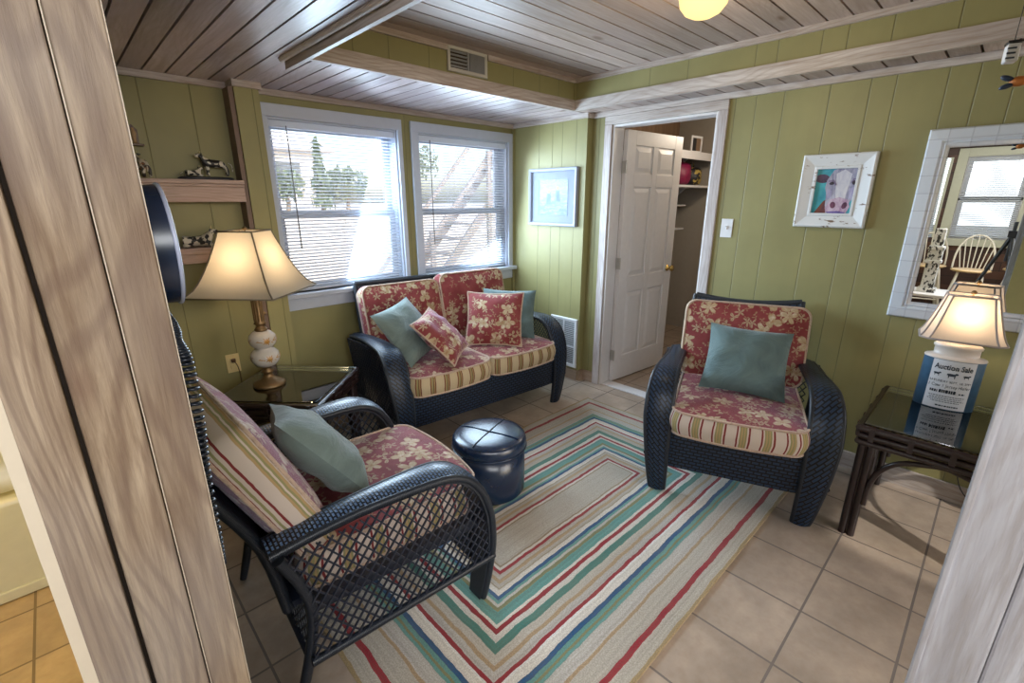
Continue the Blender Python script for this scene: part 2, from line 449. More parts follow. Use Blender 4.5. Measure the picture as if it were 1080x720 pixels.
# cow-picture wall, with the door opening y 1.46..2.215
D0, D1, DT = 1.440, 2.238, 2.095
w = MB()
w.bb(XC, XC + .13, -3, D0, 0, 2.45); w.bb(XC, XC + .13, D1, YW + .1, 0, 2.45); w.bb(XC, XC + .13, D0, D1, DT, 2.45)
S('wall_east', w, M_cow)
# boxed-out alcove wall
S('wall_alcove', MB().bb(3.13, XC - .001, 2.425, YW - .001, 0, ZS), M_alc)
# window wall with two holes
W1 = (1.058, 1.945); W2 = (2.122, 3.055); WZ = (.955, 2.04)
w = MB()
for a, b in ((-.0, W1[0]), (W1[1], W2[0]), (W2[1], XC + .1)): w.bb(a, b, YW, YW + .14, 0, 2.45)
for a, b in (W1, W2): w.bb(a, b, YW, YW + .14, 0, WZ[0]); w.bb(a, b, YW, YW + .14, WZ[1], 2.45)
S('wall_north', w, M_win)
S('trim_1', MB().bb(.872, 1.0, 3.125, YW - .001, 0, ZS - .035), M_pil)                      # pilaster
S('trim_2', MB().bb(.862, 1.012, 3.105, YW - .001, ZS - .035, ZS), M_trim_x)
S('trim_12', MB().bb(.846, .870, 3.135, YW - .001, 0, ZS - .036), simple('brown_side_board', (.16, .10, .075), .5))
S('trim_13', MB().bb(3.105, 3.129, 3.225, YW - .001, 0, ZS - .04), M_oliveplain)
# partition between this room and the bathroom, its end clad in rough boards
S('wall_west', MB().bb(.0, .088, 1.02, YW, 0, 2.45), M_oliveplain)
p = MB().bb(.047, .112, .950, 1.012, 0, 2.3)
S('trim_3', p, M_post, bevel=.003)
p = MB().bb(-.0330, .0455, .968, 1.015, 0, 2.3)
S('trim_4', p, M_post, bevel=.003)
p = MB().bb(-.104, -.0395, .955, 1.015, 0, 2.3)
S('trim_5', p, M_post, bevel=.003)
S('trim_6', MB().bb(-.122, -.1045, .962, 1.015, 0, 2.3), simple('bath_casing_paint', (.60, .52, .40), .45))
S('gap_shade_strip', MB().bb(-.0393, -.0333, .990, 1.012, 0, 2.3), M_dark)  # dark strip set into the board gap as its painted shadow
S('edge_highlight_strip', MB().bb(.0462, .0478, .9475, .95, 0, 2.3).bb(.1117, .1130, .9475, .95, 0, 2.3), simple('board_edge_highlight', (.50, .42, .32), .5))  # thin pale strips, a painted highlight along the board edges
# right-hand post
S('trim_7', MB().bb(.90, .96, -.112, -.038, 0, 2.3), M_postw, bevel=.004)
S('trim_8', MB().bb(.915, .96, -.300, -.114, 0, 2.3), M_postw, bevel=.004)
S('trim_15', MB().bb(.893, .90, -.046, -.037, 0, 2.3), M_postw, bevel=.002)
S('wall_south', MB().bb(.962, 1.06, -3, -.075, 0, 2.45), M_oliveplain)

# ceilings ------------------------------------------------------------
TX0, TX1, TY1 = .955, 2.975, 2.43
def planks(x0, x1, y0, y1, z, axis, w=.098, gap=.0095, th=.018):
    m = MB(); lo, hi = (x0, x1) if axis == 1 else (y0, y1)
    a = lo + .0005
    while a < hi - .01:
        b = min(a + w - gap, hi)
        if axis == 1: m.bb(a, b, y0, y1, z, z + th)
        else: m.bb(x0, x1, a, b, z, z + th)
        a += w
    return m
m = planks(.0, TX0, -.2, YW, ZS, 1)
S('ceiling', m, M_ceil_y)
S('ceiling_soffit_back', planks(TX0, XC, TY1 + .0305, YW, ZS, 1), M_ceil_y)
S('ceiling_soffit_right', planks(TX1 + .0285, XC, -2.5, TY1 + .030, ZS, 0, .115), M_ceil_x)
S('ceiling_tray', planks(TX0, TX1, -2.5, TY1, ZT, 0, .108), M_ceil_x)
S('ceiling_dining', MB().bb(-3.2, 0, -3, .98, 2.35, 2.4).bb(0, TX0, -3, -.201, 2.35, 2.4), simple('dining_ceiling_paint', (.62, .60, .55), .7))
S('ceiling_bathroom', MB().bb(-1.6, 0, .981, YW, 2.35, 2.4), M_white)
S('ceiling_gap_backing', MB().bb(.0, XC, -2.5, YW, 2.42, 2.44).bb(.0, TX0 - .002, -.2, YW, ZS + .019, ZS + .03).bb(TX0, XC, TY1 + .04, YW, ZS + .019, ZS + .03).bb(TX1 + .03, XC, -2.5, TY1 + .04, ZS + .019, ZS + .03), M_dark)
# tray fascia: lower board, olive band, top trim
S('trim_9', MB().bb(TX0, TX1 + .02, TY1, TY1 + .03, ZS - .004, 2.258), M_trim_x)
S('trim_10', MB().bb(TX1, TX1 + .028, -2.5, TY1 - .0005, ZS - .004, 2.258), M_trim_y)
S('wall_tray_back', MB().bb(TX0, TX1 + .02, TY1 + .012, TY1 + .03, 2.2585, ZT + .01), M_bandb)
S('wall_tray_right', MB().bb(TX1 + .012, TX1 + .03, -2.5, TY1 + .011, 2.2585, ZT + .01), M_band)
S('trim_16', MB().bb(TX0, 1.818, TY1 - .006, TY1 + .0115, 2.370, ZT).bb(2.125, TX1 - .001, TY1 - .006, TY1 + .0115, 2.370, ZT), M_trim_x)
S('trim_17', MB().bb(TX1 - .006, TX1 + .0115, -2.5, TY1 - .007, 2.370, ZT), M_trim_y)
S('trim_18', MB().bb(TX1 - .004, TX1 + .011, TY1 + .001, TY1 + .0115, 2.2590, 2.3695), M_oliveplain)
# left beam of the tray with a quarter round
m = MB().bb(TX0 - .010, TX0 + .010, -.2, TY1 + .10, ZS - .045, ZS - .0005)
S('trim_11', m, M_trim_y)
S('trim_19', MB().tube([(TX0 - .028, -.2, ZS - .006), (TX0 - .028, TY1 + .09, ZS - .006)], .014, 10), M_trim_y)
S('wall_tray_left', MB().bb(TX0 - .012, TX0, -.2, TY1, ZS, ZT), M_oliveplain)
# crown strips
S('trim_20', MB().bb(1.013, 3.129, YW - .022, YW - .001, ZS - .036, ZS - .001), M_trim_x)
S('trim_21', MB().bb(.089, .861, YW - .022, YW - .001, ZS - .034, ZS - .001), M_trim_x)
S('trim_22', MB().bb(3.108, 3.1295, 2.408, YW - .023, ZS - .034, ZS - .001).bb(3.1296, 3.180, 2.404, 2.4248, ZS - .034, ZS - .001), M_trim_y)
S('trim_23', MB().bb(XC - .022, XC - .001, -2.5, 2.403, ZS - .036, ZS - .001), M_trim_y)
# baseboards
S('baseboard_east', MB().bb(XC - .016, XC - .001, -2.5, 1.375, 0, .105), M_trim_y, bevel=.003)
S('baseboard_alcove', MB().bb(3.116, 3.1295, 2.426, YW - .001, 0, .095).bb(3.1296, XC - .001, 2.411, 2.424, 0, .095).bb(XC - .014, XC - .001, 2.302, 2.41, 0, .095), wood('worn_baseboard', (.20, .13, .08), (.42, .33, .26), 1, .6, knots=False))
S('baseboard_north', MB().bb(1.001, 3.115, YW - .014, YW - .001, 0, .095), M_trim_x)

# ------------------------------------------------------------------ windows + blinds
def window(name, x0, x1, casL, casR):
    z0, z1 = WZ
    r = bpy.data.objects.new(name, None); col.objects.link(r); struct(r)
    c = MB()
    c.bb(x0 - casL, x1 + casR, YW - .022, YW - .001, z1, z1 + .072)
    c.bb(x0 - casL, x0, YW - .022, YW - .001, z0, z1); c.bb(x1, x1 + casR, YW - .022, YW - .001, z0, z1)
    c.bb(x0, x0 + .012, YW, YW + .13, z0, z1); c.bb(x1 - .012, x1, YW, YW + .13, z0, z1); c.bb(x0, x1, YW, YW + .13, z1 - .012, z1)
    c.build('window_frame', M_wincase, r, bevel=.003)
    s = MB().bb(x0 - casL - .02, x1 + casR + .02, YW - .062, YW + .12, z0 - .03, z0)
    s.build('window_sill', M_wincase, r, bevel=.004)
    MB().bb(x0 - casL, x1 + casR, YW - .018, YW - .001, z0 - .115, z0 - .0305).build('window_apron', M_wincase, r, bevel=.003)
    zm = 1.46
    for nm, yy, za, zb in (('upper_sash', YW + .105, zm - .02, z1 - .013), ('lower_sash', YW + .075, z0 + .001, zm + .02)):
        f = MB(); a, b = x0 + .0125, x1 - .0125; t = .045
        f.bb(a, a + t, yy, yy + .028, za, zb); f.bb(b - t, b, yy, yy + .028, za, zb)
        f.bb(a + t, b - t, yy, yy + .028, za, za + t); f.bb(a + t, b - t, yy, yy + .028, zb - t, zb)
        fo = f.build(nm, M_wincase, r, bevel=.003)
        MB().bb(a + t, b - t, yy + .012, yy + .016, za + t, zb - t).build('pane', M_glass, fo)
    return r
window('window_1', *W1, .045, .036)
window('window_2', *W2, .064, .048)

def blind(x0, x1, label, wand):
    z0, z1 = WZ[0] + .004, WZ[1] - .014
    a, b = x0 + .014, x1 - .014
    r = thing('venetian_blind', label, 'blind', ((a + b) / 2, YW + .03, z0), group=None)
    L = b - a; H = z1 - z0
    MB().box((0, 0, H - .020), (L, .045, .040)).build('headrail', M_blind, r, bevel=.003)
    MB().box((0, 0, .010), (L, .026, .016)).build('bottom_rail', M_blind, r, bevel=.003)
    sl = MB(); n = int((H - .06) / .0215); tilt = math.radians(20)
    for k in range(n):
        z = .032 + k * .0215
        pts = [(-.0125, 0), (-.006, .0016), (0, .0022), (.006, .0016), (.0125, 0)]
        P = [[(xx, yy * math.cos(tilt) - zz * math.sin(tilt), z + yy * math.sin(tilt) + zz) for yy, zz in pts] for xx in (-L / 2, L / 2)]
        sl.grid(P, None, 0, True)
    sl.build('slats', M_blind, r)
    cd = MB()
    for fx in (-.38, 0.0, .38):
        for yy in (-.0135, .0135): cd.tube([(fx * L, yy, .02), (fx * L, yy, H - .03)], .0010, 4)
    cd.build('ladder_cord', M_blind, r)
    MB().tube([(-L / 2 + .10, -.028, H - .03), (-L / 2 + .102, -.030, H - wand)], .0035, 8).build('tilt_wand', simple('grey_wand', (.10, .10, .11), .3), r)
    return r
blind(*W1, 'white slatted blind in the larger-looking window beside the lit floor-lamp corner table, nearest the shelves', .78)
bpy.data.objects['venetian_blind']['label'] = 'white venetian blind in the left window, next to the cow shelves'
blind(*W2, 'white venetian blind in the window nearest the room corner', .82)

# ------------------------------------------------------------------ door
ca = MB()
ca.bb(XC - .018, XC - .001, D0 - .064, D0, 0, DT - .0005); ca.bb(XC - .018, XC - .001, D1, D1 + .064, 0, DT - .0005)
S('trim_27', MB().bb(XC - .018, XC - .001, D0 - .064, D1 + .064, DT, DT + .058), M_trim_y, bevel=.003)
S('trim_24', ca, M_trim_z, bevel=.003)
jm = MB().bb(XC, XC + .128, D0, D0 + .016, 0, DT).bb(XC, XC + .128, D1 - .016, D1, 0, DT).bb(XC, XC + .128, D0 + .016, D1 - .016, DT - .016, DT)
jm.bb(XC + .045, XC + .085, D0 + .016, D0 + .028, 0, DT - .016)
S('trim_25', jm, M_doorw, bevel=.002)

door = bpy.data.objects.new('door_1', None); col.objects.link(door); struct(door)
door.location = (XC + .128, D1 - .018, 0); door.rotation_euler = (0, 0, math.radians(-4.5))
DW, DH, DTK = .765, 2.072, .036
sl = MB(); y0, y1 = -DTK, 0
# stiles and rails; local x = along the door from the hinge, visible face is -y

rails = [(0.012, .23), (.80, .93), (1.655, 1.755), (1.965, DH)]
sl.bb(0, .11, y0, y1, .012, DH); sl.bb(.655, DW, y0, y1, .012, DH); sl.bb(.350, .415, y0, y1, .23, 1.965)
for za, zb in rails:
    sl.bb(.11, .655, y0, y1, za, zb) if (za < .1 or zb > 1.9) else (sl.bb(.11, .350, y0, y1, za, zb), sl.bb(.415, .655, y0, y1, za, zb))
sl.build('door_slab', M_doorw, door, bevel=.002)
for xa, xb in ((.11, .350), (.415, .655)):
    for za, zb in ((.23, .80), (.93, 1.655), (1.755, 1.965)):
        pm = MB().bb(xa, xb, y0 + .010, y1 - .010, za, zb)
        i = .045
        o = [(xa + .012, za + .012), (xb - .012, za + .012), (xb - .012, zb - .012), (xa + .012, zb - .012)]
        q = [(xa + i, za + i), (xb - i, za + i), (xb - i, zb - i), (xa + i, zb - i)]
        for sgn, yf in ((1, y0), (-1, y1)):
            vs = [(a, yf + sgn * .0102, b) for a, b in o] + [(a, yf + sgn * .002, b) for a, b in q]
            pm.add(vs, [(0, 1, 5, 4), (1, 2, 6, 5), (2, 3, 7, 6), (3, 0, 4, 7), (4, 5, 6, 7)])
        pm.build('door_panel', M_doorw, door)
Ry = rotm(rx=PI / 2)
for sgn in (1, -1):
    kn = MB().lathe([(.0001, 0), (.030, 0), (.030, .004), (.014, .008), (.011, .024), (.016, .030), (.026, .040), (.028, .050), (.022, .060), (.0001, .064)], 20,
                    (DW - .065, y0 if sgn > 0 else y1, .955), 0, rotm(rx=PI / 2 * sgn))
    kn.build('door_knob', M_brass, door)
for z in (.25, 1.05, 1.80):
    MB().bb(-.012, .002, -.042, -.004, z - .045, z + .045).tube([(-.006, -.044, z - .047), (-.006, -.044, z + .047)], .006, 8).build('hinge', simple('hinge_metal', (.5, .48, .44), .35, .9), door)

# closet beyond the door
S('wall_closet_far', MB().bb(5.55, 5.6, .9, YW, 0, 2.45), M_closet)
S('wall_closet_back', MB().bb(XC + .131, 5.55, 2.95, 3.0, 0, 2.0), M_closet)
S('wall_closet_back_upper', MB().bb(XC + .131, 5.55, 2.945, 3.0, 2.0005, 2.45), M_closetwood)
S('wall_closet_front', MB().bb(XC + .131, 5.55, .85, .9, 0, 2.45), M_closet)
S('ceiling_closet', MB().bb(XC + .131, 5.6, .85, YW, 2.45, 2.48), M_closetwood)
S('baseboard_closet', MB().bb(5.535, 5.549, .9, 2.949, 0, .09), simple('closet_base_paint', (.36, .32, .27), .5))

# ------------------------------------------------------------------ bathroom sliver, dining room walls (seen in the mirror)
S('wall_bath_back', MB().bb(-1.6, -.001, YW - .01, YW + .1, 0, 2.45), M_bath)
S('wall_bath_side', MB().bb(-1.65, -1.6, .981, YW, 0, 2.45), M_bath)
S('wall_bath_front', MB().bb(-3.2, -.95, .985, 1.03, 0, 2.45).bb(-.95, -.123, .985, 1.03, 2.1, 2.45), M_oliveplain)
t = NT('dark_red_siding')
br = t.n('TexBrick', {'Vector': t.comb(t.sep(t.tc('Object'))[1], t.sep(t.tc('Object'))[2]), 'Color1': (.055, .025, .020), 'Color2': (.14, .06, .035), 'Mortar': (.02, .012, .012), 'Scale': 1.0, 'Mortar Size': .004, 'Brick Width': .42, 'Row Height': .12, 'Bias': -.3})
t.bsdf(br.outputs[0], .5, 0, t.bump(br.outputs[1], .4, .004)); M_siding = t.m
DX = -3.0
V1 = (-.02, .62); V2 = (.80, 1.0)
w = MB()
w.bb(DX - .12, DX, -3, V1[0], 0, 2.45); w.bb(DX - .12, DX, V1[1], V2[0], 0, 2.45)
for a, b in (V1, (V2[0], .985)): w.bb(DX - .12, DX, a, b, 0, 1.02); w.bb(DX - .12, DX, a, b, 2.12, 2.45)
S('wall_dining_west', w, M_siding)
S('wall_dining_south', MB().bb(DX, .96, -3.1, -3.0, 0, 2.45), M_oliveplain)
S('trim_26', MB().bb(DX + .001, DX + .05, -2.9, .98, 2.235, 2.275), M_dark)
M_creamcase = simple('sage_window_casing', (.55, .56, .46), .5)
r = bpy.data.objects.new('window_3', None); col.objects.link(r); struct(r)
y0, y1 = V1; z0, z1 = 1.02, 2.12
MB().bb(DX + .001, DX + .03, y0 - .11, y0, z0, z1 + .11).bb(DX + .001, DX + .03, y1, y1 + .11, z0, z1 + .11).bb(DX + .001, DX + .03, y0, y1, z1, z1 + .11).bb(DX + .001, DX + .07, y0 - .13, y1 + .13, z0 - .10, z0 - .0005).build('window_frame', M_creamcase, r, bevel=.004)
f = MB()
for za, zb in ((z0, 1.58), (1.54, z1)):
    f.bb(DX - .08, DX - .04, y0, y0 + .06, za, zb); f.bb(DX - .08, DX - .04, y1 - .06, y1, za, zb); f.bb(DX - .08, DX - .04, y0 + .06, y1 - .06, za, za + .06); f.bb(DX - .08, DX - .04, y0 + .06, y1 - .06, zb - .06, zb)
so = f.build('window_sash', M_white, r)
MB().bb(DX - .062, DX - .058, y0 + .06, y1 - .06, z0 + .06, z1 - .06).build('pane', M_glass, so)
b = MB()
for k in range(44): b.box((DX - .02, (y0 + y1) / 2, z0 + .03 + k * .0245), (.024, y1 - y0 - .03, .001), rotm(ry=math.radians(38)))
bo = b.build('venetian_blind', M_blind)
tag(bo, 'white blind in the far dining window seen only in the mirror', 'blind')
r = bpy.data.objects.new('window_4', None); col.objects.link(r); struct(r)
MB().bb(DX + .001, DX + .03, V2[0] - .03, V2[0], 1.02, 2.12).build('window_frame', M_creamcase, r)
b = MB()
for k in range(44): b.box((DX - .02, .89, 1.05 + k * .0245), (.024, .17, .001), rotm(ry=math.radians(38)))
bo = b.build('venetian_blind', M_blind)
tag(bo, 'sliver of white blind left of the framed window in the mirror', 'blind')

# ------------------------------------------------------------------ outdoors, seen through the blinds
S('ground', MB().bb(-8, 16, YW + .3, 30, -.75, -.7), simple('pale_sand', (.62, .56, .48), .9))
S('ground_west', MB().bb(-14, DX - .2, -8, 8, -.75, -.7), simple('pale_sand_west', (.6, .58, .5), .9))
t = NT('pink_brick'); br = t.n('TexBrick', {'Vector': t.comb(t.sep(t.tc('Object'))[0], t.sep(t.tc('Object'))[2]), 'Color1': (.42, .24, .20), 'Color2': (.5, .33, .28), 'Mortar': (.6, .5, .45), 'Scale': 1.0, 'Mortar Size': .02, 'Brick Width': .3, 'Row Height': .11})
t.bsdf(br.outputs[0], .8); M_brick = t.m
M_leaf = simple('grey_green_leaf', (.16, .21, .12), .6, var=.4, vs=6)
M_bark = simple('pale_bark', (.30, .24, .19), .8)
M_wallout = simple('pale_house_siding', (.62, .58, .54), .7)
M_roof = simple('grey_roof', (.58, .55, .53), .8)
M_lumber = wood('grey_lumber', (.34, .31, .30), (.46, .43, .42), 2, .7, knots=False)
o = MB().bb(.5, 3.2, 5.2, 5.35, -.7, .42).bb(.45, 3.25, 5.17, 5.38, .42, .47).build('garden_wall', M_brick)
tag(o, 'low pink brick wall outside the left window', 'wall')
h = thing('neighbour_house', 'pale house with a low grey roof outside, behind the greenery', 'house', (4.0, 19.0, 1.25))
MB().bb(-3.2, 3.4, -1.5, 3, 0, 1.9).build('walls', M_wallout, h)
MB().prism([(-1.9, 1.9), (3.4, 1.9), (.7, 2.75)], lambda a, b, t_: (t_, a, b), -3.6, 3.8).build('roof', M_roof, h)
for xx in (-2.2, -.2, 1.8): MB().bb(xx, xx + .8, -1.53, -1.49, .7, 1.5).build('window', simple('dark_pane', (.08, .1, .12), .2), h)
def tree(x, y, h, r, label, n=260, cone=False, name='tree', zb=-.7):
    t = thing(name, label, 'tree', (x, y, zb))
    MB().tube([(0, 0, 0), (.05, .02, h * .3), (.0, .05, h * .62), (.04, 0, h * .9)], [.05, .04, .03, .012], 8).build('trunk', M_bark, t)
    m = MB(); rnd = random.Random(int(x * 91 + y * 17))
    for k in range(n):
        if cone:
            f = rnd.random(); rr = r * (1 - f) * (.4 + .6 * rnd.random()); a = rnd.random() * 6.28
            c = Vector((rr * math.cos(a), rr * math.sin(a), h * (.15 + .85 * f)))
        else:
            a = rnd.random() * 6.28; b = math.acos(2 * rnd.random() - 1); q = r * (rnd.random() ** .4)
            c = Vector((q * math.sin(b) * math.cos(a), q * math.sin(b) * math.sin(a), h * .68 + .75 * q * math.cos(b)))
        R = rotm(rnd.random() * 3, rnd.random() * 3, rnd.random() * 6.28); s = .05 + .06 * rnd.random()
        m.add([c + R @ Vector(p) for p in ((-s, 0, 0), (0, -s * .45, .02), (s * 1.5, 0, 0), (0, s * .45, .02))], [(0, 1, 2, 3)], None, 0, False)
    m.build('foliage', M_leaf, t)
m = MB(); P = []
for i in range(41):
    row = []
    for yy, zz in ((8.2, -.72), (8.8, .55), (9.3, 1.15), (10, 1.28), (12, 1.30), (26, 1.32)): row.append((-6 + .6 * i, yy + .25 * math.sin(i * .9), zz + .05 * math.sin(i * 1.7 + yy)))
    P.append(row)
m.grid(P, None, 0, True, True)
S('ground_dune', m, simple('pale_dune_sand', (.68, .63, .56), .9))
tree(4.22, 10.2, 1.55, .24, 'spiky narrow evergreen outside, tallest plant in the left window', 260, True, 'evergreen_tree', 1.2)
tree(4.95, 10.6, 1.0, .50, 'rounded bush outside, right half of the left window', 300, name='garden_bush', zb=1.2)
tree(3.60, 10.5, .95, .42, 'low bushy shrub outside, left of the tall evergreen', 240, name='garden_shrub', zb=1.2)
tree(7.3, 11.5, 1.9, .75, 'loose leafy tree outside, behind the stairway', 260, zb=1.2)
st = thing('outdoor_stairway', 'weathered wooden outdoor stairway crossing the right window', 'stairs', (5.75, 7.3, -.7))
for yy in (-.42, .42):
    MB().beam((-1.7, yy, .1), (1.7, yy, 3.7), .05, .15).build('stringer', M_lumber, st)
    MB().beam((-1.7, yy, .95), (1.7, yy, 4.55), .04, .07).build('handrail', M_lumber, st)
for k in range(14):
    f = (k + .5) / 14; MB().bb(-1.7 + 3.4 * f - .11, -1.7 + 3.4 * f + .11, -.39, .39, .1 + 3.6 * f + .03, .1 + 3.6 * f + .06).build('tread', M_lumber, st)
for xx, hh in ((-1.1, 1.75), (.2, 3.1), (1.6, 4.6)):
    MB().bb(xx - .04, xx + .04, -.50, -.446, 0, hh).build('post', M_lumber, st)
# ================================================================== FURNITURE
def catmull(P, n=6):
    P = [Vector(p) for p in P]; out = []
    for i in range(len(P) - 1):
        a = P[max(i - 1, 0)]; b = P[i]; c = P[i + 1]; d = P[min(i + 2, len(P) - 1)]
        for k in range(n):
            t = k / n
            out.append(.5 * ((2 * b) + (c - a) * t + (2 * a - 5 * b + 4 * c - d) * t * t + (3 * b - a - 3 * c + d) * t ** 3))
    out.append(P[-1]); return out

def rrect(w, d, r, n=8, bulge=0.0):
    pts = []; k = 7
    cs = [(w / 2 - r, -d / 2 + r, -90), (w / 2 - r, d / 2 - r, 0), (-w / 2 + r, d / 2 - r, 90), (-w / 2 + r, -d / 2 + r, 180)]
    arcs = [[(cx + r * math.cos(math.radians(a0 + 90 * i / k)), cy + r * math.sin(math.radians(a0 + 90 * i / k))) for i in range(k + 1)] for cx, cy, a0 in cs]
    for i in range(4):
        pts += arcs[i]
        p = arcs[i][-1]; q = arcs[(i + 1) % 4][0]
        for j in range(1, n): t = j / n; pts.append((p[0] + (q[0] - p[0]) * t, p[1] + (q[1] - p[1]) * t))
    if bulge:
        pts = [(x, y - bulge * max(0, 1 - (2 * x / w) ** 2) * max(0, min(1, .5 - y / d))) for x, y in pts]
    return pts

def cushion(name, w, d, t, parent, loc, rx=0, rz=0, crown=.025, r=.06, bulge=0.0, stripe=None, ry=0, seed=1, vert=False):
    rnd = random.Random(seed)
    O = rrect(w, d, r, 8, bulge); n = len(O); m = MB()
    ph = rnd.random() * 6
    lump = lambda x, y: .006 * math.sin(9 * x + ph) * math.cos(8 * y + ph)
    S_ = [1, .96, .9, .8, .65, .45, .25]
    for sgn, h in ((1, t / 2), (-1, -t / 2)):
        rows = []
        for s in S_:
            e = 1 - s ** 3
            rows.append([(x * s, y * s, h + sgn * (crown * e) + (lump(x * s, y * s) * (1 - s) if sgn > 0 else 0)) for x, y in O])
        U = [[(p[0], p[1]) for p in row] + [(row[0][0], row[0][1])] for row in rows]
        m.grid(rows, U, 0, True, sgn < 0, False, True)
        c = len(m.v); last = rows[-1]
        cz = h + sgn * crown
        m.add(last + [(0, 0, cz)], [[i, (i + 1) % n, n] if sgn > 0 else [(i + 1) % n, i, n] for i in range(n)],
              [[(last[i][0], last[i][1]), (last[(i + 1) % n][0], last[(i + 1) % n][1]), (0, 0)] if sgn > 0 else [(last[(i + 1) % n][0], last[(i + 1) % n][1]), (last[i][0], last[i][1]), (0, 0)] for i in range(n)], 0, True)
    per = [0]
    for i in range(n): per.append(per[-1] + math.dist(O[i], O[(i + 1) % n]))
    rows = []; U = []
    for k in range(7):
        f = k / 6; z = -t / 2 + t * f; s = 1 + .05 * math.sin(PI * f) * (.12 / max(w, d)) * 5
        rows.append([(x * s, y * s, z) for x, y in O])
        U.append([(per[i], z) for i in range(n + 1)])
    m.grid(rows, U, 1, True, False, False, True)
    o = m.build(name, [M_flor, stripe or M_strA], parent)
    o.location = loc; o.rotation_euler = (rx, ry, rz)
    pm = MB()
    for z in (t / 2, -t / 2): pm.tube([(x * 1.004, y * 1.004, z) for x, y in O], .0065, 6, True)
    pm.build('piping', M_pipe, o)
    return o

def clip_lattice(poly, spacing, ang):
    """segments of parallel lines inside a 2D polygon"""
    ca, sa = math.cos(ang), math.sin(ang)
    rot = [(x * ca + y * sa, -x * sa + y * ca) for x, y in poly]
    lo = min(p[1] for p in rot); hi = max(p[1] for p in rot); segs = []
    v = lo + spacing * .5
    while v < hi:
        xs = []
        for i in range(len(rot)):
            (x1, y1), (x2, y2) = rot[i], rot[(i + 1) % len(rot)]
            if (y1 - v) * (y2 - v) < 0: xs.append(x1 + (x2 - x1) * (v - y1) / (y2 - y1))
        xs.sort()
        for a, b in zip(xs[::2], xs[1::2]):
            if b - a > .006: segs.append(((a * ca - v * sa, a * sa + v * ca), (b * ca - v * sa, b * sa + v * ca)))
        v += spacing
    return segs

ARM = [(.385, .640), (.25, .655), (.05, .668), (-.12, .672), (-.20, .660), (-.265, .622), (-.315, .55), (-.350, .44), (-.368, .30), (-.362, .15), (-.345, 0)]
REAR = [(.365, .625), (.325, .53), (.302, .43), (.305, .33), (.325, .22), (.355, .10), (.385, 0)]

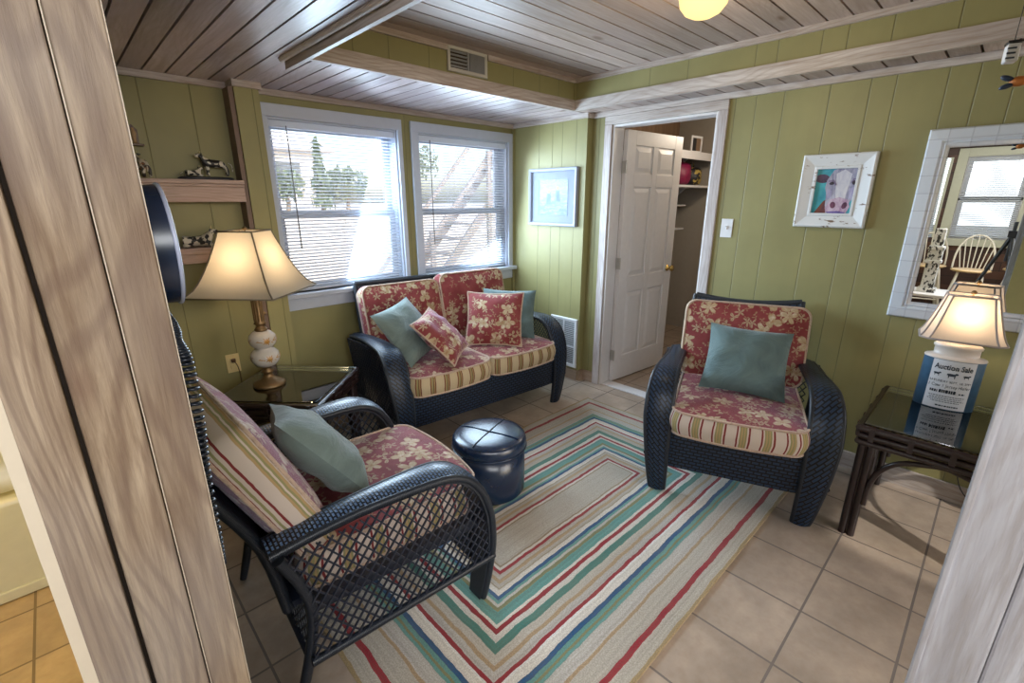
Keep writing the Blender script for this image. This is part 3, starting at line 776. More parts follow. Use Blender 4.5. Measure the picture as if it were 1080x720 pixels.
def seat_furniture(name, label, cat, loc, rz, hw, n_cush, arm_mat, front_mat, stripe, back_top=.985, dense_side=False, backs=None, rec=0.0, z0=(0, 0), rz0=(0, 0), bstripe=None):
    t = thing(name, label, cat, loc, rz)
    xi = hw - .07
    prof = catmull([(0, a, b) for a, b in ARM], 5)
    prof = [(p.y, p.z) for p in prof]; N = len(prof)
    nor = []
    for i in range(N):
        a = prof[max(i - 1, 0)]; b = prof[min(i + 1, N - 1)]
        d = Vector((b[0] - a[0], b[1] - a[1])).normalized(); nor.append((d.y, -d.x))   # upward/forward side
    # make sure the normal points up at the rear
    if nor[2][1] < 0: nor = [(-a, -b) for a, b in nor]
    prof_w = lambda y, z: (.066 + .062 * min(1, max(0, z / .45)) ** .8) if z < .5 else .128 - .048 * min(1, max(0, (y + .315) / .45))
    def xo(y, z): return xi + prof_w(y, z)
    ln = [0]
    for i in range(1, N): ln.append(ln[-1] + math.dist(prof[i], prof[i - 1]))
    prof0 = prof
    for s in (-1, 1):
        zz = z0[0 if s < 0 else 1]
        prof = [(y, z if z > .3 else zz + z * (1 - zz / .3)) for y, z in prof0]
        m = MB(); rows = []; U = []
        for i, (y, z) in enumerate(prof):
            a, b = xi, xo(y, z); ny, nz = nor[i]; th = .032; row = []
            top = [(a, 0), (a + (b - a) * .25, .008), (a + (b - a) * .5, .011), (a + (b - a) * .75, .008), (b, 0)]
            for x, h in top: row.append((s * x, y + ny * h, max(z + nz * h, zz)))
            rows.append(row); U.append([(x, ln[i]) for x, h in top])
        m.grid(rows, U, 0, True, s > 0)
        rows2 = []; U2 = []
        for i, (y, z) in enumerate(prof):
            a, b = xi, xo(y, z); ny, nz = nor[i]; th = .030
            rows2.append([(s * a, y, max(z, zz)), (s * a, y - ny * th, max(z - nz * th, zz)), (s * b, y - ny * th, max(z - nz * th, zz)), (s * b, y, max(z, zz))])
            U2.append([(0, ln[i]), (th, ln[i]), (th + b - a, ln[i]), (2 * th + b - a, ln[i])])
        m.grid(rows2, U2, 1, False, s < 0)
        for i in (0, N - 1): m.poly([rows2[i][0], rows2[i][1], rows2[i][2], rows2[i][3]], 1)
        arm = m.build('arm', [arm_mat, front_mat], t)
        e = MB()
        for xf in (lambda y, z: xi, xo):
            e.tube([(s * xf(y, z), y - nor[i][0] * .010, max(z - nor[i][1] * .010, zz + .005)) for i, (y, z) in enumerate(prof)], .0135, 8)
        e.build('wrapped_edge', M_pole, arm)
        # rear leg
        rp = catmull([(s * (hw + .030 - .045 * (1 - min(1, z / .5))), y, max(z, rz0[0 if s < 0 else 1] + (.002 if z < .05 else 0))) for y, z in REAR], 5)
        MB().tube(rp, [.0165] * (len(rp) - 4) + [.016, .015, .014, .013], 10).build('rear_leg', M_pole, t)
        # open lattice side
        xs = hw + .036
        poly = [(y - nor[i][0] * .02, z - nor[i][1] * .02) for i, (y, z) in enumerate(prof) if z > .235]
        rear = [(y, z) for y, z in [(p.y, p.z) for p in rp] if .235 < z < .60]
        poly = [p for p in poly if p[0] < .36] + rear[::-1]
        lt = MB(); sp = .027 if not dense_side else .023
        for ang, off in ((math.radians(52), 0), (math.radians(-52), .003)):
            for a, b in clip_lattice(poly, sp, ang):
                lt.beam((s * (xs + off), a[0], a[1]), (s * (xs + off), b[0], b[1]), .0048, .006, 0, (1, 0, 0))
        sd = lt.build('side_lattice', M_strand, t)
        MB().tube([(s * xs, .325, .235), (s * xs, -.365, .235)], .0135, 8).build('side_rail', M_pole, t)
        MB().bb(s * (xi - .004), s * (xi + .045), -.345, .30, .345, .385).build('seat_rail', M_strand, t)
        # back stile
        bs = catmull([(s * (xi - .005), .345, .36), (s * (xi - .008), .385, .60), (s * (xi - .012), .430 + rec * .6, .82), (s * (xi - .018), .470 + rec, back_top)], 4)
        MB().tube(bs, .017, 8).build('back_stile', M_pole, t)
    # apron and seat deck
    ap = MB(); rows = []; U = []
    for k in range(13):
        x = -xi + 2 * xi * k / 12; b = .0 if k in (0, 12) else .006
        rows.append([(x, -.345 - b, .172), (x, -.352 - b, .29), (x, -.350 - b, .385), (x, -.325, .385), (x, -.32, .172)])
        U.append([(x, .0), (x, .118), (x, .213), (x, .24), (x, .45)])
    ap.grid(rows, U, 0, False, True, False, False)
    for r_ in (rows[0], rows[-1]): ap.poly(r_)
    ap.poly([rows[0][0], rows[-1][0], rows[-1][4], rows[0][4]])
    ap.build('apron', M_wick, t)
    MB().bb(-xi + .002, xi - .002, -.319, .335, .362, .384).build('seat_deck', M_strand, t)
    # back panel with a slightly hollow crest
    bp = MB(); nx = 20; F = []; B = []; U = []
    stile = [(.345, .36), (.385, .60), (.430 + rec * .6, .82), (.470 + rec, back_top)]
    sm = catmull([(0, a, b) for a, b in stile], 4)
    for p in sm:
        f = (p.z - .36) / (back_top - .36)
        row = []; rb = []; u = []
        for k in range(nx + 1):
            x = -xi + .02 + (2 * xi - .04) * k / nx
            dip = -.030 * f * f * (1 - (x / xi) ** 2) if n_cush == 1 else -.006 * f * (1 - (x / xi) ** 2)
            row.append((x, p.y - .010, p.z + dip)); rb.append((x, p.y + .010, p.z + dip)); u.append((x, p.z))
        F.append(row); B.append(rb); U.append(u)
    bp.grid(F, U, 0, True, True); bp.grid(B, U, 0, True)
    bp.grid([F[-1], B[-1]], [U[-1], [(a, b + .02) for a, b in U[-1]]], 0)
    bp.build('back_panel', M_wick, t)
    MB().tube([((F[-1][k][0]), (F[-1][k][1] + B[-1][k][1]) / 2, F[-1][k][2]) for k in range(nx + 1)], .017, 8).build('crest_rail', M_pole, t)
    # rear skirt lattice
    lt = MB(); xr = hw - .01
    poly = [(-xr, .235), (xr, .235), (xr, .56), (-xr, .56)]
    def ry_(z):
        for (a, b), (c, d) in zip(REAR, REAR[1:]):
            if d <= z <= b: return c + (a - c) * (z - d) / (b - d)
        return .365
    for ang, off in ((math.radians(50), 0), (math.radians(-50), .004)):
        for a, b in clip_lattice(poly, .026, ang):
            q = [(a[0] + (b[0] - a[0]) * f, ry_(a[1] + (b[1] - a[1]) * f) + off, a[1] + (b[1] - a[1]) * f) for f in (0, .33, .67, 1)]
            lt.tube(q, .0034, 4)
    lt.tube([(-xr, ry_(.235), .235), (xr, ry_(.235), .235)], .013, 8)
    lt.tube([(-xr, ry_(.56), .565), (xr, ry_(.56), .565)], .013, 8)
    lt.build('rear_lattice', M_strand, t)
    # cushions
    cw = 2 * xi / n_cush
    for k in range(n_cush):
        cx = -xi + cw * (k + .5)
        cushion('seat_cushion', cw - .012, .66, .125, t, (cx, -.045, .449), bulge=.035, stripe=stripe, seed=k + 3, crown=.022)
        yb, zb, lean, hh, tw = ((*backs[k], 0)[:5] if backs else (.318, .745, 14, .47, 0))
        cushion('back_cushion', cw + (.03 if n_cush == 1 else -.012), hh, .11, t, (cx, yb, zb), rx=math.radians(90 - lean), rz=math.radians(tw), stripe=bstripe or M_strV, seed=k + 9, crown=.042, r=.06)
    return t

seat_furniture('armchair', 'dark blue wicker armchair with open lattice sides in the left foreground, seen from its side', 'armchair', (.648, 1.575, 0), math.radians(86.5), .385, 1, M_wickhi, M_pole, M_strA, rec=.09, backs=[(.350, .745, 25, .48, 5)], z0=(.0136, .0136))
seat_furniture('armchair', 'dark blue wicker armchair with red floral cushions by the mirror wall, facing the rug', 'armchair', (2.593, .875, 0), math.radians(-68.3), .385, 1, M_wickd, M_wickd, M_strA, .975, True, [(.325, .725, 14, .46)], z0=(.0136, 0), rz0=(.0180, .0))
seat_furniture('loveseat', 'dark blue wicker loveseat with two red floral seat cushions under the windows', 'sofa', (2.03, 2.65, 0), math.radians(-4.7), .68, 2, M_wickd, M_wickd, M_strB, .985, True, [(.320, .735, 15, .47), (.315, .755, 12, .49)], bstripe=M_flor)

def at_local(loc, rz, p):
    c, s = math.cos(rz), math.sin(rz)
    return (loc[0] + c * p[0] - s * p[1], loc[1] + s * p[0] + c * p[1], loc[2] + p[2])

def pillow(w, h, th, mat, label, loc, rot, piping=False, seed=1, name='throw_pillow', group=None):
    rnd = random.Random(seed); n = 18; m = MB()
    phs = [rnd.random() * 6.28 for _ in range(6)]
    def pos(i, j, sg):
        u = -1 + 2 * i / n; v = -1 + 2 * j / n
        x = w / 2 * u * (1 - .075 * (1 - v * v) * abs(u) ** 2); z = h / 2 * v * (1 - .075 * (1 - u * u) * abs(v) ** 2)
        e = max(0, (1 - abs(u) ** 2.6) * (1 - abs(v) ** 2.6)); k = th / 2 * (e ** .62)
        wr = .007 * math.sin(5 * u + 4 * v + phs[0]) * math.cos(6 * v - 3 * u + phs[1]) + .004 * math.sin(11 * u * v + phs[2] + 3 * v)
        return (x, -sg * (k + (wr + .004 * math.sin(8 * v + phs[3])) * min(1, e * 1.5)), z)
    for sg in (1, -1):
        P = [[pos(i, j, sg) for j in range(n + 1)] for i in range(n + 1)]
        U = [[(p[0] + (0 if sg > 0 else 3), p[2]) for p in r] for r in P]
        m.grid(P, U, 0, True, sg < 0)
    o = m.build(name, mat); o.location = loc; o.rotation_euler = rot
    if piping:
        ring = [pos(i, 0, 1) for i in range(n)] + [pos(n, j, 1) for j in range(n)] + [pos(n - i, n, 1) for i in range(n)] + [pos(0, n - j, 1) for j in range(n)]
        MB().tube([(x, 0, z) for x, y, z in ring], .006, 6, True).build('piping', M_pipe, o)
    return tag(o, label, 'pillow', group)

def lean(rx, ry, rz):   # tilt back by rx, spin in its own plane by ry, then turn to rz
    return (Matrix.Rotation(rz, 3, 'Z') @ Matrix.Rotation(rx, 3, 'X') @ Matrix.Rotation(ry, 3, 'Y')).to_euler()
R_ = math.radians
A1, A2, LS = ((.648, 1.575, 0), R_(86.5)), ((2.593, .875, 0), R_(-68.3)), ((2.03, 2.65, 0), R_(-4.7))
PIL = []
def put(fr, p, tilt, spin, yaw, *a, **k):
    o = pillow(*a, at_local(*fr, p), lean(R_(tilt), R_(spin), fr[1] + R_(yaw)), **k); PIL.append((o, fr[1])); return o
put(A2, (.02, .045, .700), -40, 3, 0, .43, .41, .16, M_teal, 'dull teal square pillow alone on the armchair by the mirror wall', seed=4)
put(A1, (.03, .12, .680), -38, 16, 0, .42, .42, .17, M_teal2, 'grey-teal pillow leaning on the back of the left foreground armchair', seed=5)
put(LS, (.415, -.03, .710), -33, 3, -38, .42, .40, .15, M_teal, 'teal pillow in the right corner of the loveseat, behind a floral one', seed=9)
put(LS, (-.46, .03, .715), -38, -8, 25, .42, .42, .15, M_teal2, 'pale teal pillow at the left end of the loveseat, under a floral one', seed=6)
put(LS, (.20, -.13, .715), -23, 0, -45, .42, .40, .14, M_flor, 'red floral pillow standing upright on the right half of the loveseat', piping=True, seed=8)
put(LS, (-.36, -.09, .690), -46, -6, 38, .38, .38, .13, M_flor, 'red floral pillow tilted on its corner beside the pale teal pillow', piping=True, seed=7)
# let each pillow come to rest just touching what it leans on
from mathutils.bvhtree import BVHTree
def world_tree(obs):
    vs = []; fs = []
    for o in obs:
        if o.type != 'MESH': continue
        k = len(vs); vs += [o.matrix_world @ v.co for v in o.data.vertices]; fs += [[i + k for i in p.vertices] for p in o.data.polygons]
    return BVHTree.FromPolygons(vs, fs)
def tree_of(o):
    out = [o]
    for c in o.children: out += tree_of(c)
    return out
bpy.context.view_layer.update()
allp = [x for r in col.objects if r.parent is None and r.name.split('.')[0] in ('armchair', 'loveseat') for x in tree_of(r)]
is_seat = lambda x: x.name.startswith('seat_cushion') or (x.parent and x.parent.name.startswith('seat_cushion'))
SEATS = world_tree([x for x in allp if is_seat(x)]); still = [x for x in allp if not is_seat(x)]
for o, rz in PIL:
    T = world_tree(still); yaw = o.rotation_euler.to_matrix() @ Vector((0, -1, 0)); step = Vector((yaw.x, yaw.y, 0)).normalized() * .004
    for k in range(50):
        bpy.context.view_layer.update()
        if not T.overlap(world_tree(tree_of(o))): break
        o.location = o.location + step
    bpy.context.view_layer.update()
    for q in tree_of(o):           # the underside settles flat on the seat
        mw = q.matrix_world; inv = mw.inverted()
        for v in q.data.vertices:
            w = mw @ v.co; h = SEATS.ray_cast(Vector((w.x, w.y, .80)), Vector((0, 0, -1)))
            if h[0] is not None and w.z < h[0].z + .0025: v.co = inv @ Vector((w.x, w.y, h[0].z + .0025))
    still += tree_of(o)

# ------------------------------------------------------------------ pouf
pf = thing('pouf', 'small round navy leather pouf between the armchair and the loveseat', 'pouf', (1.49, 1.735, .0127))
MB().lathe([(.0001, .002), (.185, .002), (.192, .012), (.194, .15), (.192, .262), (.0001, .262)], 40).build('body', M_leather, pf)
ld = MB().lathe([(.196, .262), (.201, .270), (.202, .300), (.198, .318), (.186, .330), (.15, .338), (.08, .342), (.0001, .340)], 48).lathe([(.196, .262), (.0001, .262)], 40).build('lid', M_leather, pf)
sm = MB()
for a in (.35, .35 + PI / 2):
    sm.tube([(r * math.cos(a), r * math.sin(a), .3425 - .35 * max(0, abs(r) - .1) ** 2 * 3.0) for r in [-.175 + .025 * k for k in range(15)]], .0035, 6)
sm.tube([(.202 * math.cos(2 * PI * k / 40), .202 * math.sin(2 * PI * k / 40), .268) for k in range(40)], .004, 6, True)
sm.build('seam', M_leather, ld)

# ------------------------------------------------------------------ rug
RX, RY = (.43, 2.875), (.555, 2.11)
CXr, CYr = sum(RX) / 2, sum(RY) / 2; HXr, HYr = (RX[1] - RX[0]) / 2, (RY[1] - RY[0]) / 2
t = NT('striped_rug_pile')
x, y_, z = t.sep(t.tc('Object'))
wob = t.math('ADD', t.math('MULTIPLY', t.math('SUBTRACT', t.noise(t.tc('Object'), 7.0, 2, .5), .5), .016), t.math('MULTIPLY', t.math('SUBTRACT', t.noise(t.tc('Object'), 38.0, 2, .5), .5), .006))
dx = t.math('SUBTRACT', HXr, t.math('ABSOLUTE', x)); dy = t.math('SUBTRACT', HYr, t.math('ABSOLUTE', y_))
d = t.math('ADD', t.math('MINIMUM', dx, dy), wob)
u = t.math('DIVIDE', d, .80)
BE, GR, TN, OLr, RD, BLU, TEAL, CR, DTEAL = (.42, .385, .33), (.43, .405, .37), (.38, .27, .16), (.20, .20, .10), (.26, .006, .022), (.006, .075, .19), (.10, .275, .25), (.60, .56, .50), (.055, .185, .155)
def band(lo, hi, st):
    return [((p - lo) / (hi - lo), c) for p, c in st]
st1 = [(0, (.33, .24, .12)), (.012, BE), (.058, RD), (.079, BE), (.147, TN), (.16, GR), (.212, TEAL), (.222, OLr), (.232, TEAL), (.25, BLU), (.268, CR), (.300, (.72, .70, .66)), (.309, RD), (.322, GR), (.352, TN), (.368, BE), (.398, DTEAL)]
st2 = [(0, DTEAL), (.43, CR), (.452, RD), (.470, CR), (.482, TEAL), (.525, OLr), (.538, GR), (.552, TEAL), (.563, BLU), (.580, CR), (.602, (.30, .24, .17)), (.609, BE), (.625, TN), (.640, BE), (.658, RD), (.674, CR), (.686, (.28, .22, .15)), (.694, BE)]
r1 = t.ramp(u, [(p / .80, c) for p, c in st1], 'CONSTANT'); r2 = t.ramp(u, [(p / .80, c) for p, c in st2], 'CONSTANT')
c = t.mix(t.math('GREATER_THAN', d, .43), r1, r2)
ln_ = t.noise(t.comb(t.math('MULTIPLY', d, 110.0), t.math('MULTIPLY', t.math('ADD', x, y_), .6)), 1.0, 2, .6)
fl_ = t.math('MULTIPLY_ADD', ln_, .7, .65)
c = t.mix(1.0, c, t.n('CombineColor', {0: fl_, 1: fl_, 2: fl_}).outputs[0], 'MULTIPLY')
n1 = t.noise(t.tc('Object'), 7.0, 4, .6)
n2 = t.n('TexNoise', {'Vector': t.tc('Object'), 'Scale': 190.0, 'Detail': 2.0}).outputs[0]
c = t.mix(t.ramp(n1, [(.3, 0), (.8, .14)]), c, (.40, .32, .20))
c = t.mix(t.ramp(n2, [(.42, .28), (.6, 0)]), c, (.10, .08, .06))
t.bsdf(c, .95, 0, t.bump(t.math('ADD', n2, t.math('MULTIPLY', n1, .5)), .45, .006), .1, Sheen_Weight=.2)
M_rug = t.m
m = MB(); nxr, nyr = 60, 40
P = [[(-HXr + 2 * HXr * i / nxr, -HYr + 2 * HYr * j / nyr, .011 + .0012 * math.sin(i * 1.3) * math.sin(j * 1.1)) for j in range(nyr + 1)] for i in range(nxr + 1)]
m.grid(P, None, 0, True)
ring = rrect(2 * HXr, 2 * HYr, .004, 20)
m.grid([[(x, y, .0005) for x, y in ring], [(x * 1.001, y * 1.001, .008) for x, y in ring], [(x * .999, y * .999, .0112) for x, y in ring]], None, 0, True, True, False, True)
ro = m.build('area_rug', M_rug); ro.location = (CXr, CYr, 0.0005)
tag(ro, 'beige area rug with concentric red, teal and blue wavy stripes on the tiles', 'rug')

# ------------------------------------------------------------------ rattan end tables
def end_table(label, loc, rz, wx, wy, h):
    t = thing('rattan_end_table', label, 'table', loc, rz)
    X, Y = wx / 2, wy / 2
    fr = MB()
    for k, (z, r, ins) in enumerate(((h - .020, .016, 0), (h - .055, .015, .003), (h - .088, .014, .004))):
        c = [(-X + ins, -Y + ins), (X - ins, -Y + ins), (X - ins, Y - ins), (-X + ins, Y - ins)]
        for a, b in zip(c, c[1:] + c[:1]): fr.tube([(*a, z), (*b, z)], r, 10)
    # rattan bindings along the frame
    for a, b in (((-X, -Y), (X, -Y)), ((X, -Y), (X, Y)), ((X, Y), (-X, Y)), ((-X, Y), (-X, -Y))):
        for f in (.08, .30, .52, .74, .92):
            px, py = a[0] + (b[0] - a[0]) * f, a[1] + (b[1] - a[1]) * f
            dx_, dy_ = (.010, .017) if abs(b[0] - a[0]) > abs(b[1] - a[1]) else (.017, .010)
            fr.box((px, py, h - .040), (dx_ * 2, dy_ * 2.05, .062))
    fr.build('top_frame', M_rattan, t)
    MB().bb(-X + .012, X - .012, -Y + .012, Y - .012, h - .004, h + .004).build('glass_top', M_tglass, t, bevel=.002)
    MB().bb(-X + .016, X - .016, -Y + .016, Y - .016, h - .034, h - .022).build('slat_deck', M_slatw, t)
    dk = bpy.data.objects[t.children[-1].name]
    for f in dk.data.polygons: pass
    for sx in (-1, 1):
        for sy in (-1, 1):
            lg = MB()
            for ox, oy in ((0, 0), (-sx * .034, 0), (0, -sy * .034)):
                lg.tube([(sx * (X - .022) + ox, sy * (Y - .022) + oy, 0.001), (sx * (X - .022) + ox, sy * (Y - .022) + oy, h - .10)], .0165, 10)
            lg.build('leg', M_rattan, t)
    for a, b, fx in ((X - .075, Y - .02, 0), (Y - .075, X - .02, 1)):
        for s in (-1, 1):
            arc = [(-a, 0.17), (-a + .004, .27), (-a + .03, .36), (-a + .09, .425), (-a + .18, .455), (0, .465), (a - .18, .455), (a - .09, .425), (a - .03, .36), (a - .004, .27), (a, .17)]
            arc = [(p, (z - .465) + h - .105) for p, z in arc]
            pts = [Vector((p, s * b, z)) if fx == 0 else Vector((s * b, p, z)) for p, z in arc]
            MB().tube(catmull(pts, 4), .0125, 8).build('arched_brace', M_rattan, t)
    return t
TH = .585
end_table('dark rattan end table with glass top against the mirror wall, right side', (2.805, -.02, 0), 0, .66, .62, TH)
end_table('dark rattan end table with glass top set diagonally in the left corner', (.815, 2.705, 0), R_(-46), .57, .57, .545)
# ================================================================== LAMPS
LX, LY, LZ = .715, 2.745, .5495
L = thing('table_lamp', 'lit lamp with big cream square shade and white double-globe base, left corner', 'lamp', (LX, LY, LZ), R_(43))
MB().lathe([(.0001, .0), (.082, .0), (.085, .008), (.080, .020), (.060, .030), (.045, .036), (.030, .050), (.022, .066), (.026, .076), (.034, .086), (.020, .096), (.018, .102), (.026, .110), (.036, .116), (.0001, .118)], 36).build('lamp_base', M_brassold, L)
DZ = -.042
gp = [(r_, z_ + DZ) for r_, z_ in [(.030, .155), (.052, .165), (.070, .188), (.076, .212), (.070, .236), (.052, .255), (.036, .262), (.050, .270), (.066, .290), (.071, .312), (.066, .336), (.046, .356), (.028, .362), (.0001, .363)]]
gl = MB().lathe(gp, 40).build('ceramic_globes', M_ceram, L)
def gr(z):
    for (r1_, z1_), (r2_, z2_) in zip(gp, gp[1:]):
        if z1_ <= z <= z2_: return r1_ + (r2_ - r1_) * (z - z1_) / (z2_ - z1_)
    return .05
def petal(a0, z0, ang, ln_, wd):
    pts = [(0, 0), (.4, .5), (.75, .38), (1, 0), (.75, -.38), (.4, -.5)]
    P = []
    for u_, v_ in pts:
        du = u_ * ln_ * math.cos(ang) - v_ * wd * math.sin(ang); dv = u_ * ln_ * math.sin(ang) + v_ * wd * math.cos(ang)
        z = z0 + dv; r = gr(z) + .0012; a = a0 + du / r
        P.append((r * math.cos(a), r * math.sin(a), z))
    fl.poly(P)
for zc in (.212 + DZ, .312 + DZ):
    fl = MB()
    for a0 in (-2.3, -1.1, 0.4, 2.0):
        for k in range(9): petal(a0, zc, k * 6.28 / 9 + .2, .020 + .006 * (k % 2), .007)
        for sg in (-1, 1):
            for k in range(3): petal(a0 + sg * (.28 + .14 * k), zc + .006 * (k - 1), (0 if sg > 0 else PI) + .4 * (k - 1), .018, .005)
    fl.build('painted_flowers', M_gold, gl)
nk = MB().lathe([(.030, .320), (.034, .328), (.026, .338), (.020, .346), (.026, .356), (.032, .362), (.026, .370), (.024, .388), (.024, .53), (.018, .535), (.0001, .536)], 24)
for k in range(12):
    a = k * PI / 6; nk.tube([(.0245 * math.cos(a), .0245 * math.sin(a), .375), (.0245 * math.cos(a), .0245 * math.sin(a), .53)], .004, 6)
nk.tube([(.02, 0, .403), (.052, 0, .403)], .005, 8).ball((.056, 0, .403), .010)
nk.build('fluted_neck', M_brassold, L)
def bell_shade(name, parent, z0, z1, bx, by, tx, ty, mat, ribm, cut=0.0, sag=.62, n=10):
    """bell-sided shade: rectangular plan, optional cut corners"""
    def plan(f):
        e = f ** sag if sag else f
        wx = bx + (tx - bx) * e; wy = by + (ty - by) * e
        if cut:
            c = cut * min(wx, wy)
            return [(-wx + c, -wy), (wx - c, -wy), (wx, -wy + c), (wx, wy - c), (wx - c, wy), (-wx + c, wy), (-wx, wy - c), (-wx, -wy + c)]
        return [(-wx, -wy), (wx, -wy), (wx, wy), (-wx, wy)]
    m = MB(); k = len(plan(0))
    for s in range(k):
        rows = []
        for i in range(n + 1):
            f = i / n; P = plan(f); a = Vector(P[s]); b = Vector(P[(s + 1) % k])
            rows.append([(*(a + (b - a) * q / 4), z0 + (z1 - z0) * f) for q in range(5)])
        m.grid(rows, None, 0, True)
    sh = m.build(name, mat, parent)
    rb = MB()
    for s in range(k):
        rb.tube([(*plan(i / n)[s], z0 + (z1 - z0) * i / n) for i in range(n + 1)], .0042, 6)
    for f, z in ((0, z0), (1, z1)):
        P = plan(f); rb.tube([(*p, z) for p in P], .0048, 6, True)
    rb.build('shade_trim', ribm, sh)
    sp = MB()
    P = plan(.97); sp.tube([(P[0][0], P[0][1], z1 - .012), (0, 0, z1 - .012), (P[k // 2][0], P[k // 2][1], z1 - .012)], .0025, 6)
    sp.lathe([(.004, z1 - .06), (.004, z1 + .004), (.010, z1 + .006), (.012, z1 + .014), (.006, z1 + .022), (.0001, z1 + .024)], 12)
    sp.build('finial', M_brassold, parent)
    return sh
bell_shade('lamp_shade', L, .540, .855, .230, .230, .088, .088, M_shadeL, M_rib)
MB().ball((0, 0, .62), (.03, .03, .045)).build('bulb', emit('warm_bulb', (1, .72, .40), 3), L)

# right lamp: oval tin with an auction bill on the front
RL = (2.985, .058, TH + .0045)
Q = thing('table_lamp', 'small lit lamp with pinkish cut-corner shade on an oval tin lettered Auction Sale', 'lamp', RL, R_(-83))
AX, AY, TH_ = .111, .068, .245        # half axes, height; local -y is the front
M_tinblue = simple('blue_tin_paint', (.055, .12, .20), .35, var=.35, vs=30)
M_tincream = simple('cream_tin_paint', (.68, .60, .54), .3)
M_bill = simple('auction_bill_paper', (.66, .66, .70), .5)
def ell(a, s=1.0): return AX * s * math.cos(a), AY * s * math.sin(a)
def oval(prof, seg=48):
    m = MB(); rows = [[(*ell(2 * PI * k / seg, s), z) for k in range(seg)] for s, z in prof]
    m.grid(rows, [[(k / seg, z) for k in range(seg + 1)] for s, z in prof], 0, True, True, False, True); return m
tb = oval([(.001, 0), (1, 0), (1, TH_)]).build('tin_body', M_tinblue, Q)
oval([(1.012, TH_), (1.02, TH_ + .004), (1.0, TH_ + .009), (.78, TH_ + .014), (.74, TH_ + .016), (.74, TH_ + .050), (.79, TH_ + .053), (.80, TH_ + .062), (.72, TH_ + .070), (.2, TH_ + .078), (.001, TH_ + .078)]).build('tin_lid', M_tincream, Q)
MB().lathe([(.010, TH_ + .076), (.010, .352), (.0001, .353)], 12).build('lamp_stem', M_brassold, Q)
# bill: a curved panel, x along arc length measured from the front middle
def arcpt(s, z, off=.0008):
    # map arc length s to the ellipse around angle -90deg
    a = -PI / 2; st = .002; acc = 0; sg = 1 if s >= 0 else -1
    while acc < abs(s):
        dl = math.hypot(AX * math.sin(a), AY * math.cos(a)) * .01; acc += dl; a += sg * .01
    nx, ny = math.cos(a) / AX, math.sin(a) / AY; l = math.hypot(nx, ny)
    x, y = ell(a); return (x + nx / l * off, y + ny / l * off, z)
_arc = {}
def AP(s, z, off): 
    k = round(s, 4)
    if k not in _arc: _arc[k] = (arcpt(s, 0, 0), arcpt(s, 0, 1))
    (x, y, _), (x1, y1, _) = _arc[k]
    return (x + (x1 - x) * off, y + (y1 - y) * off, z)
BWID = .078
m = MB(); ss = [-BWID + 2 * BWID * i / 24 for i in range(25)]
m.grid([[AP(s, .004, .0006) for s in ss], [AP(s, TH_ - .002, .0006) for s in ss]], None, 0, True, True)
bl = m.build('auction_bill', M_bill, tb)
def text_mb(lines, fn, mb):
    for txt, x, z, size, sx, al in lines:
        cu = bpy.data.curves.new('tmp', 'FONT'); cu.body = txt; cu.size = size; cu.align_x = al; cu.resolution_u = 2
        if sx < 0: cu.offset = .0009; sx = -sx
        ob = bpy.data.objects.new('tmp', cu); col.objects.link(ob)
        bpy.context.view_layer.update()
        me = bpy.data.meshes.new_from_object(ob.evaluated_get(bpy.context.evaluated_depsgraph_get()))
        vs = [fn(x + v.co.x * sx, z + v.co.y) for v in me.vertices]
        mb.add(vs, [list(p.vertices) for p in me.polygons])
        bpy.data.objects.remove(ob); bpy.data.curves.remove(cu); bpy.data.meshes.remove(me)
m = MB(); F_ = lambda s, z: AP(s, z, .0014)
text_mb([('Auction Sale', 0, .200, .035, -.76, 'CENTER'), ('SATURDAY SEPT. 18, 2PM', 0, .136, .0145, .92, 'CENTER'), ('1 Cow 1 Jersey Heifer', 0, .112, .0215, .78, 'CENTER')], F_, m)
rw = random.Random(3)
def dash(x0, x1, z, h):      # print too small to read: rows of tiny dark marks
    x = x0
    while x < x1:
        w_ = rw.uniform(.004, .010); e_ = min(x + w_, x1)
        m.poly([F_(x, z), F_(e_, z), F_(e_, z + h), F_(x, z + h)]); x = e_ + .0022
for x0, x1, h in ((-.064, -.036, .012), (-.030, .028, .016), (.040, .062, .007)): dash(x0, x1, .084, h)
for z, wd in ((.066, .064), (.056, .060), (.047, .066), (.038, .052)): dash(-wd, wd, z, .0032)
dash(-.030, .050, .016, .0065)
cow = [(-1, -.1), (-.95, .45), (-.6, .55), (.3, .5), (.45, .75), (.75, .8), (1, .45), (.85, .25), (.55, .2), (.5, -.3), (.48, -.8), (.33, -.8), (.3, -.25), (-.5, -.25), (-.55, -.8), (-.7, -.8), (-.72, -.2), (-.88, .1)]
for cx, sz in ((-.052, .014), (.002, .020), (.053, .014)):
    m.poly([F_(cx + a * sz, .174 + b * sz * .85) for a, b in cow])
m.build('bill_lettering', M_inkb, bl)
bell_shade('lamp_shade', Q, .345, .548, .150, .105, .086, .056, M_shadeR, M_ribR, .30, .72)
MB().ball((0, 0, .41), (.022, .022, .035)).build('bulb', emit('warm_bulb_right', (1, .74, .45), 3), Q)
cord = MB().tube(catmull([(3.162, -.045, .62), (3.172, -.05, .45), (3.175, -.06, .25), (3.172, -.10, .10), (3.165, -.20, .02), (3.17, -.32, .006)], 5), .003, 6).build('lamp_cord', M_black)
tag(cord, 'thin dark lamp cord hanging behind the right end table', 'cord')
gb = thing('ceiling_globe_light', 'glowing yellow glass globe light on the tray ceiling', 'ceiling light', (2.015, 1.02, 2.40))
MB().lathe([(.0001, -.001), (.065, -.001), (.070, -.012), (.055, -.022), (.0001, -.022)], 28).build('ceiling_plate', M_white, gb)
MB().lathe([(.04, -.021), (.06, -.03), (.085, -.055), (.094, -.085), (.088, -.115), (.068, -.14), (.04, -.154), (.0001, -.158)], 32).build('glass_globe', emit('glowing_globe_glass', (1.0, .74, .30), 1.6), gb)

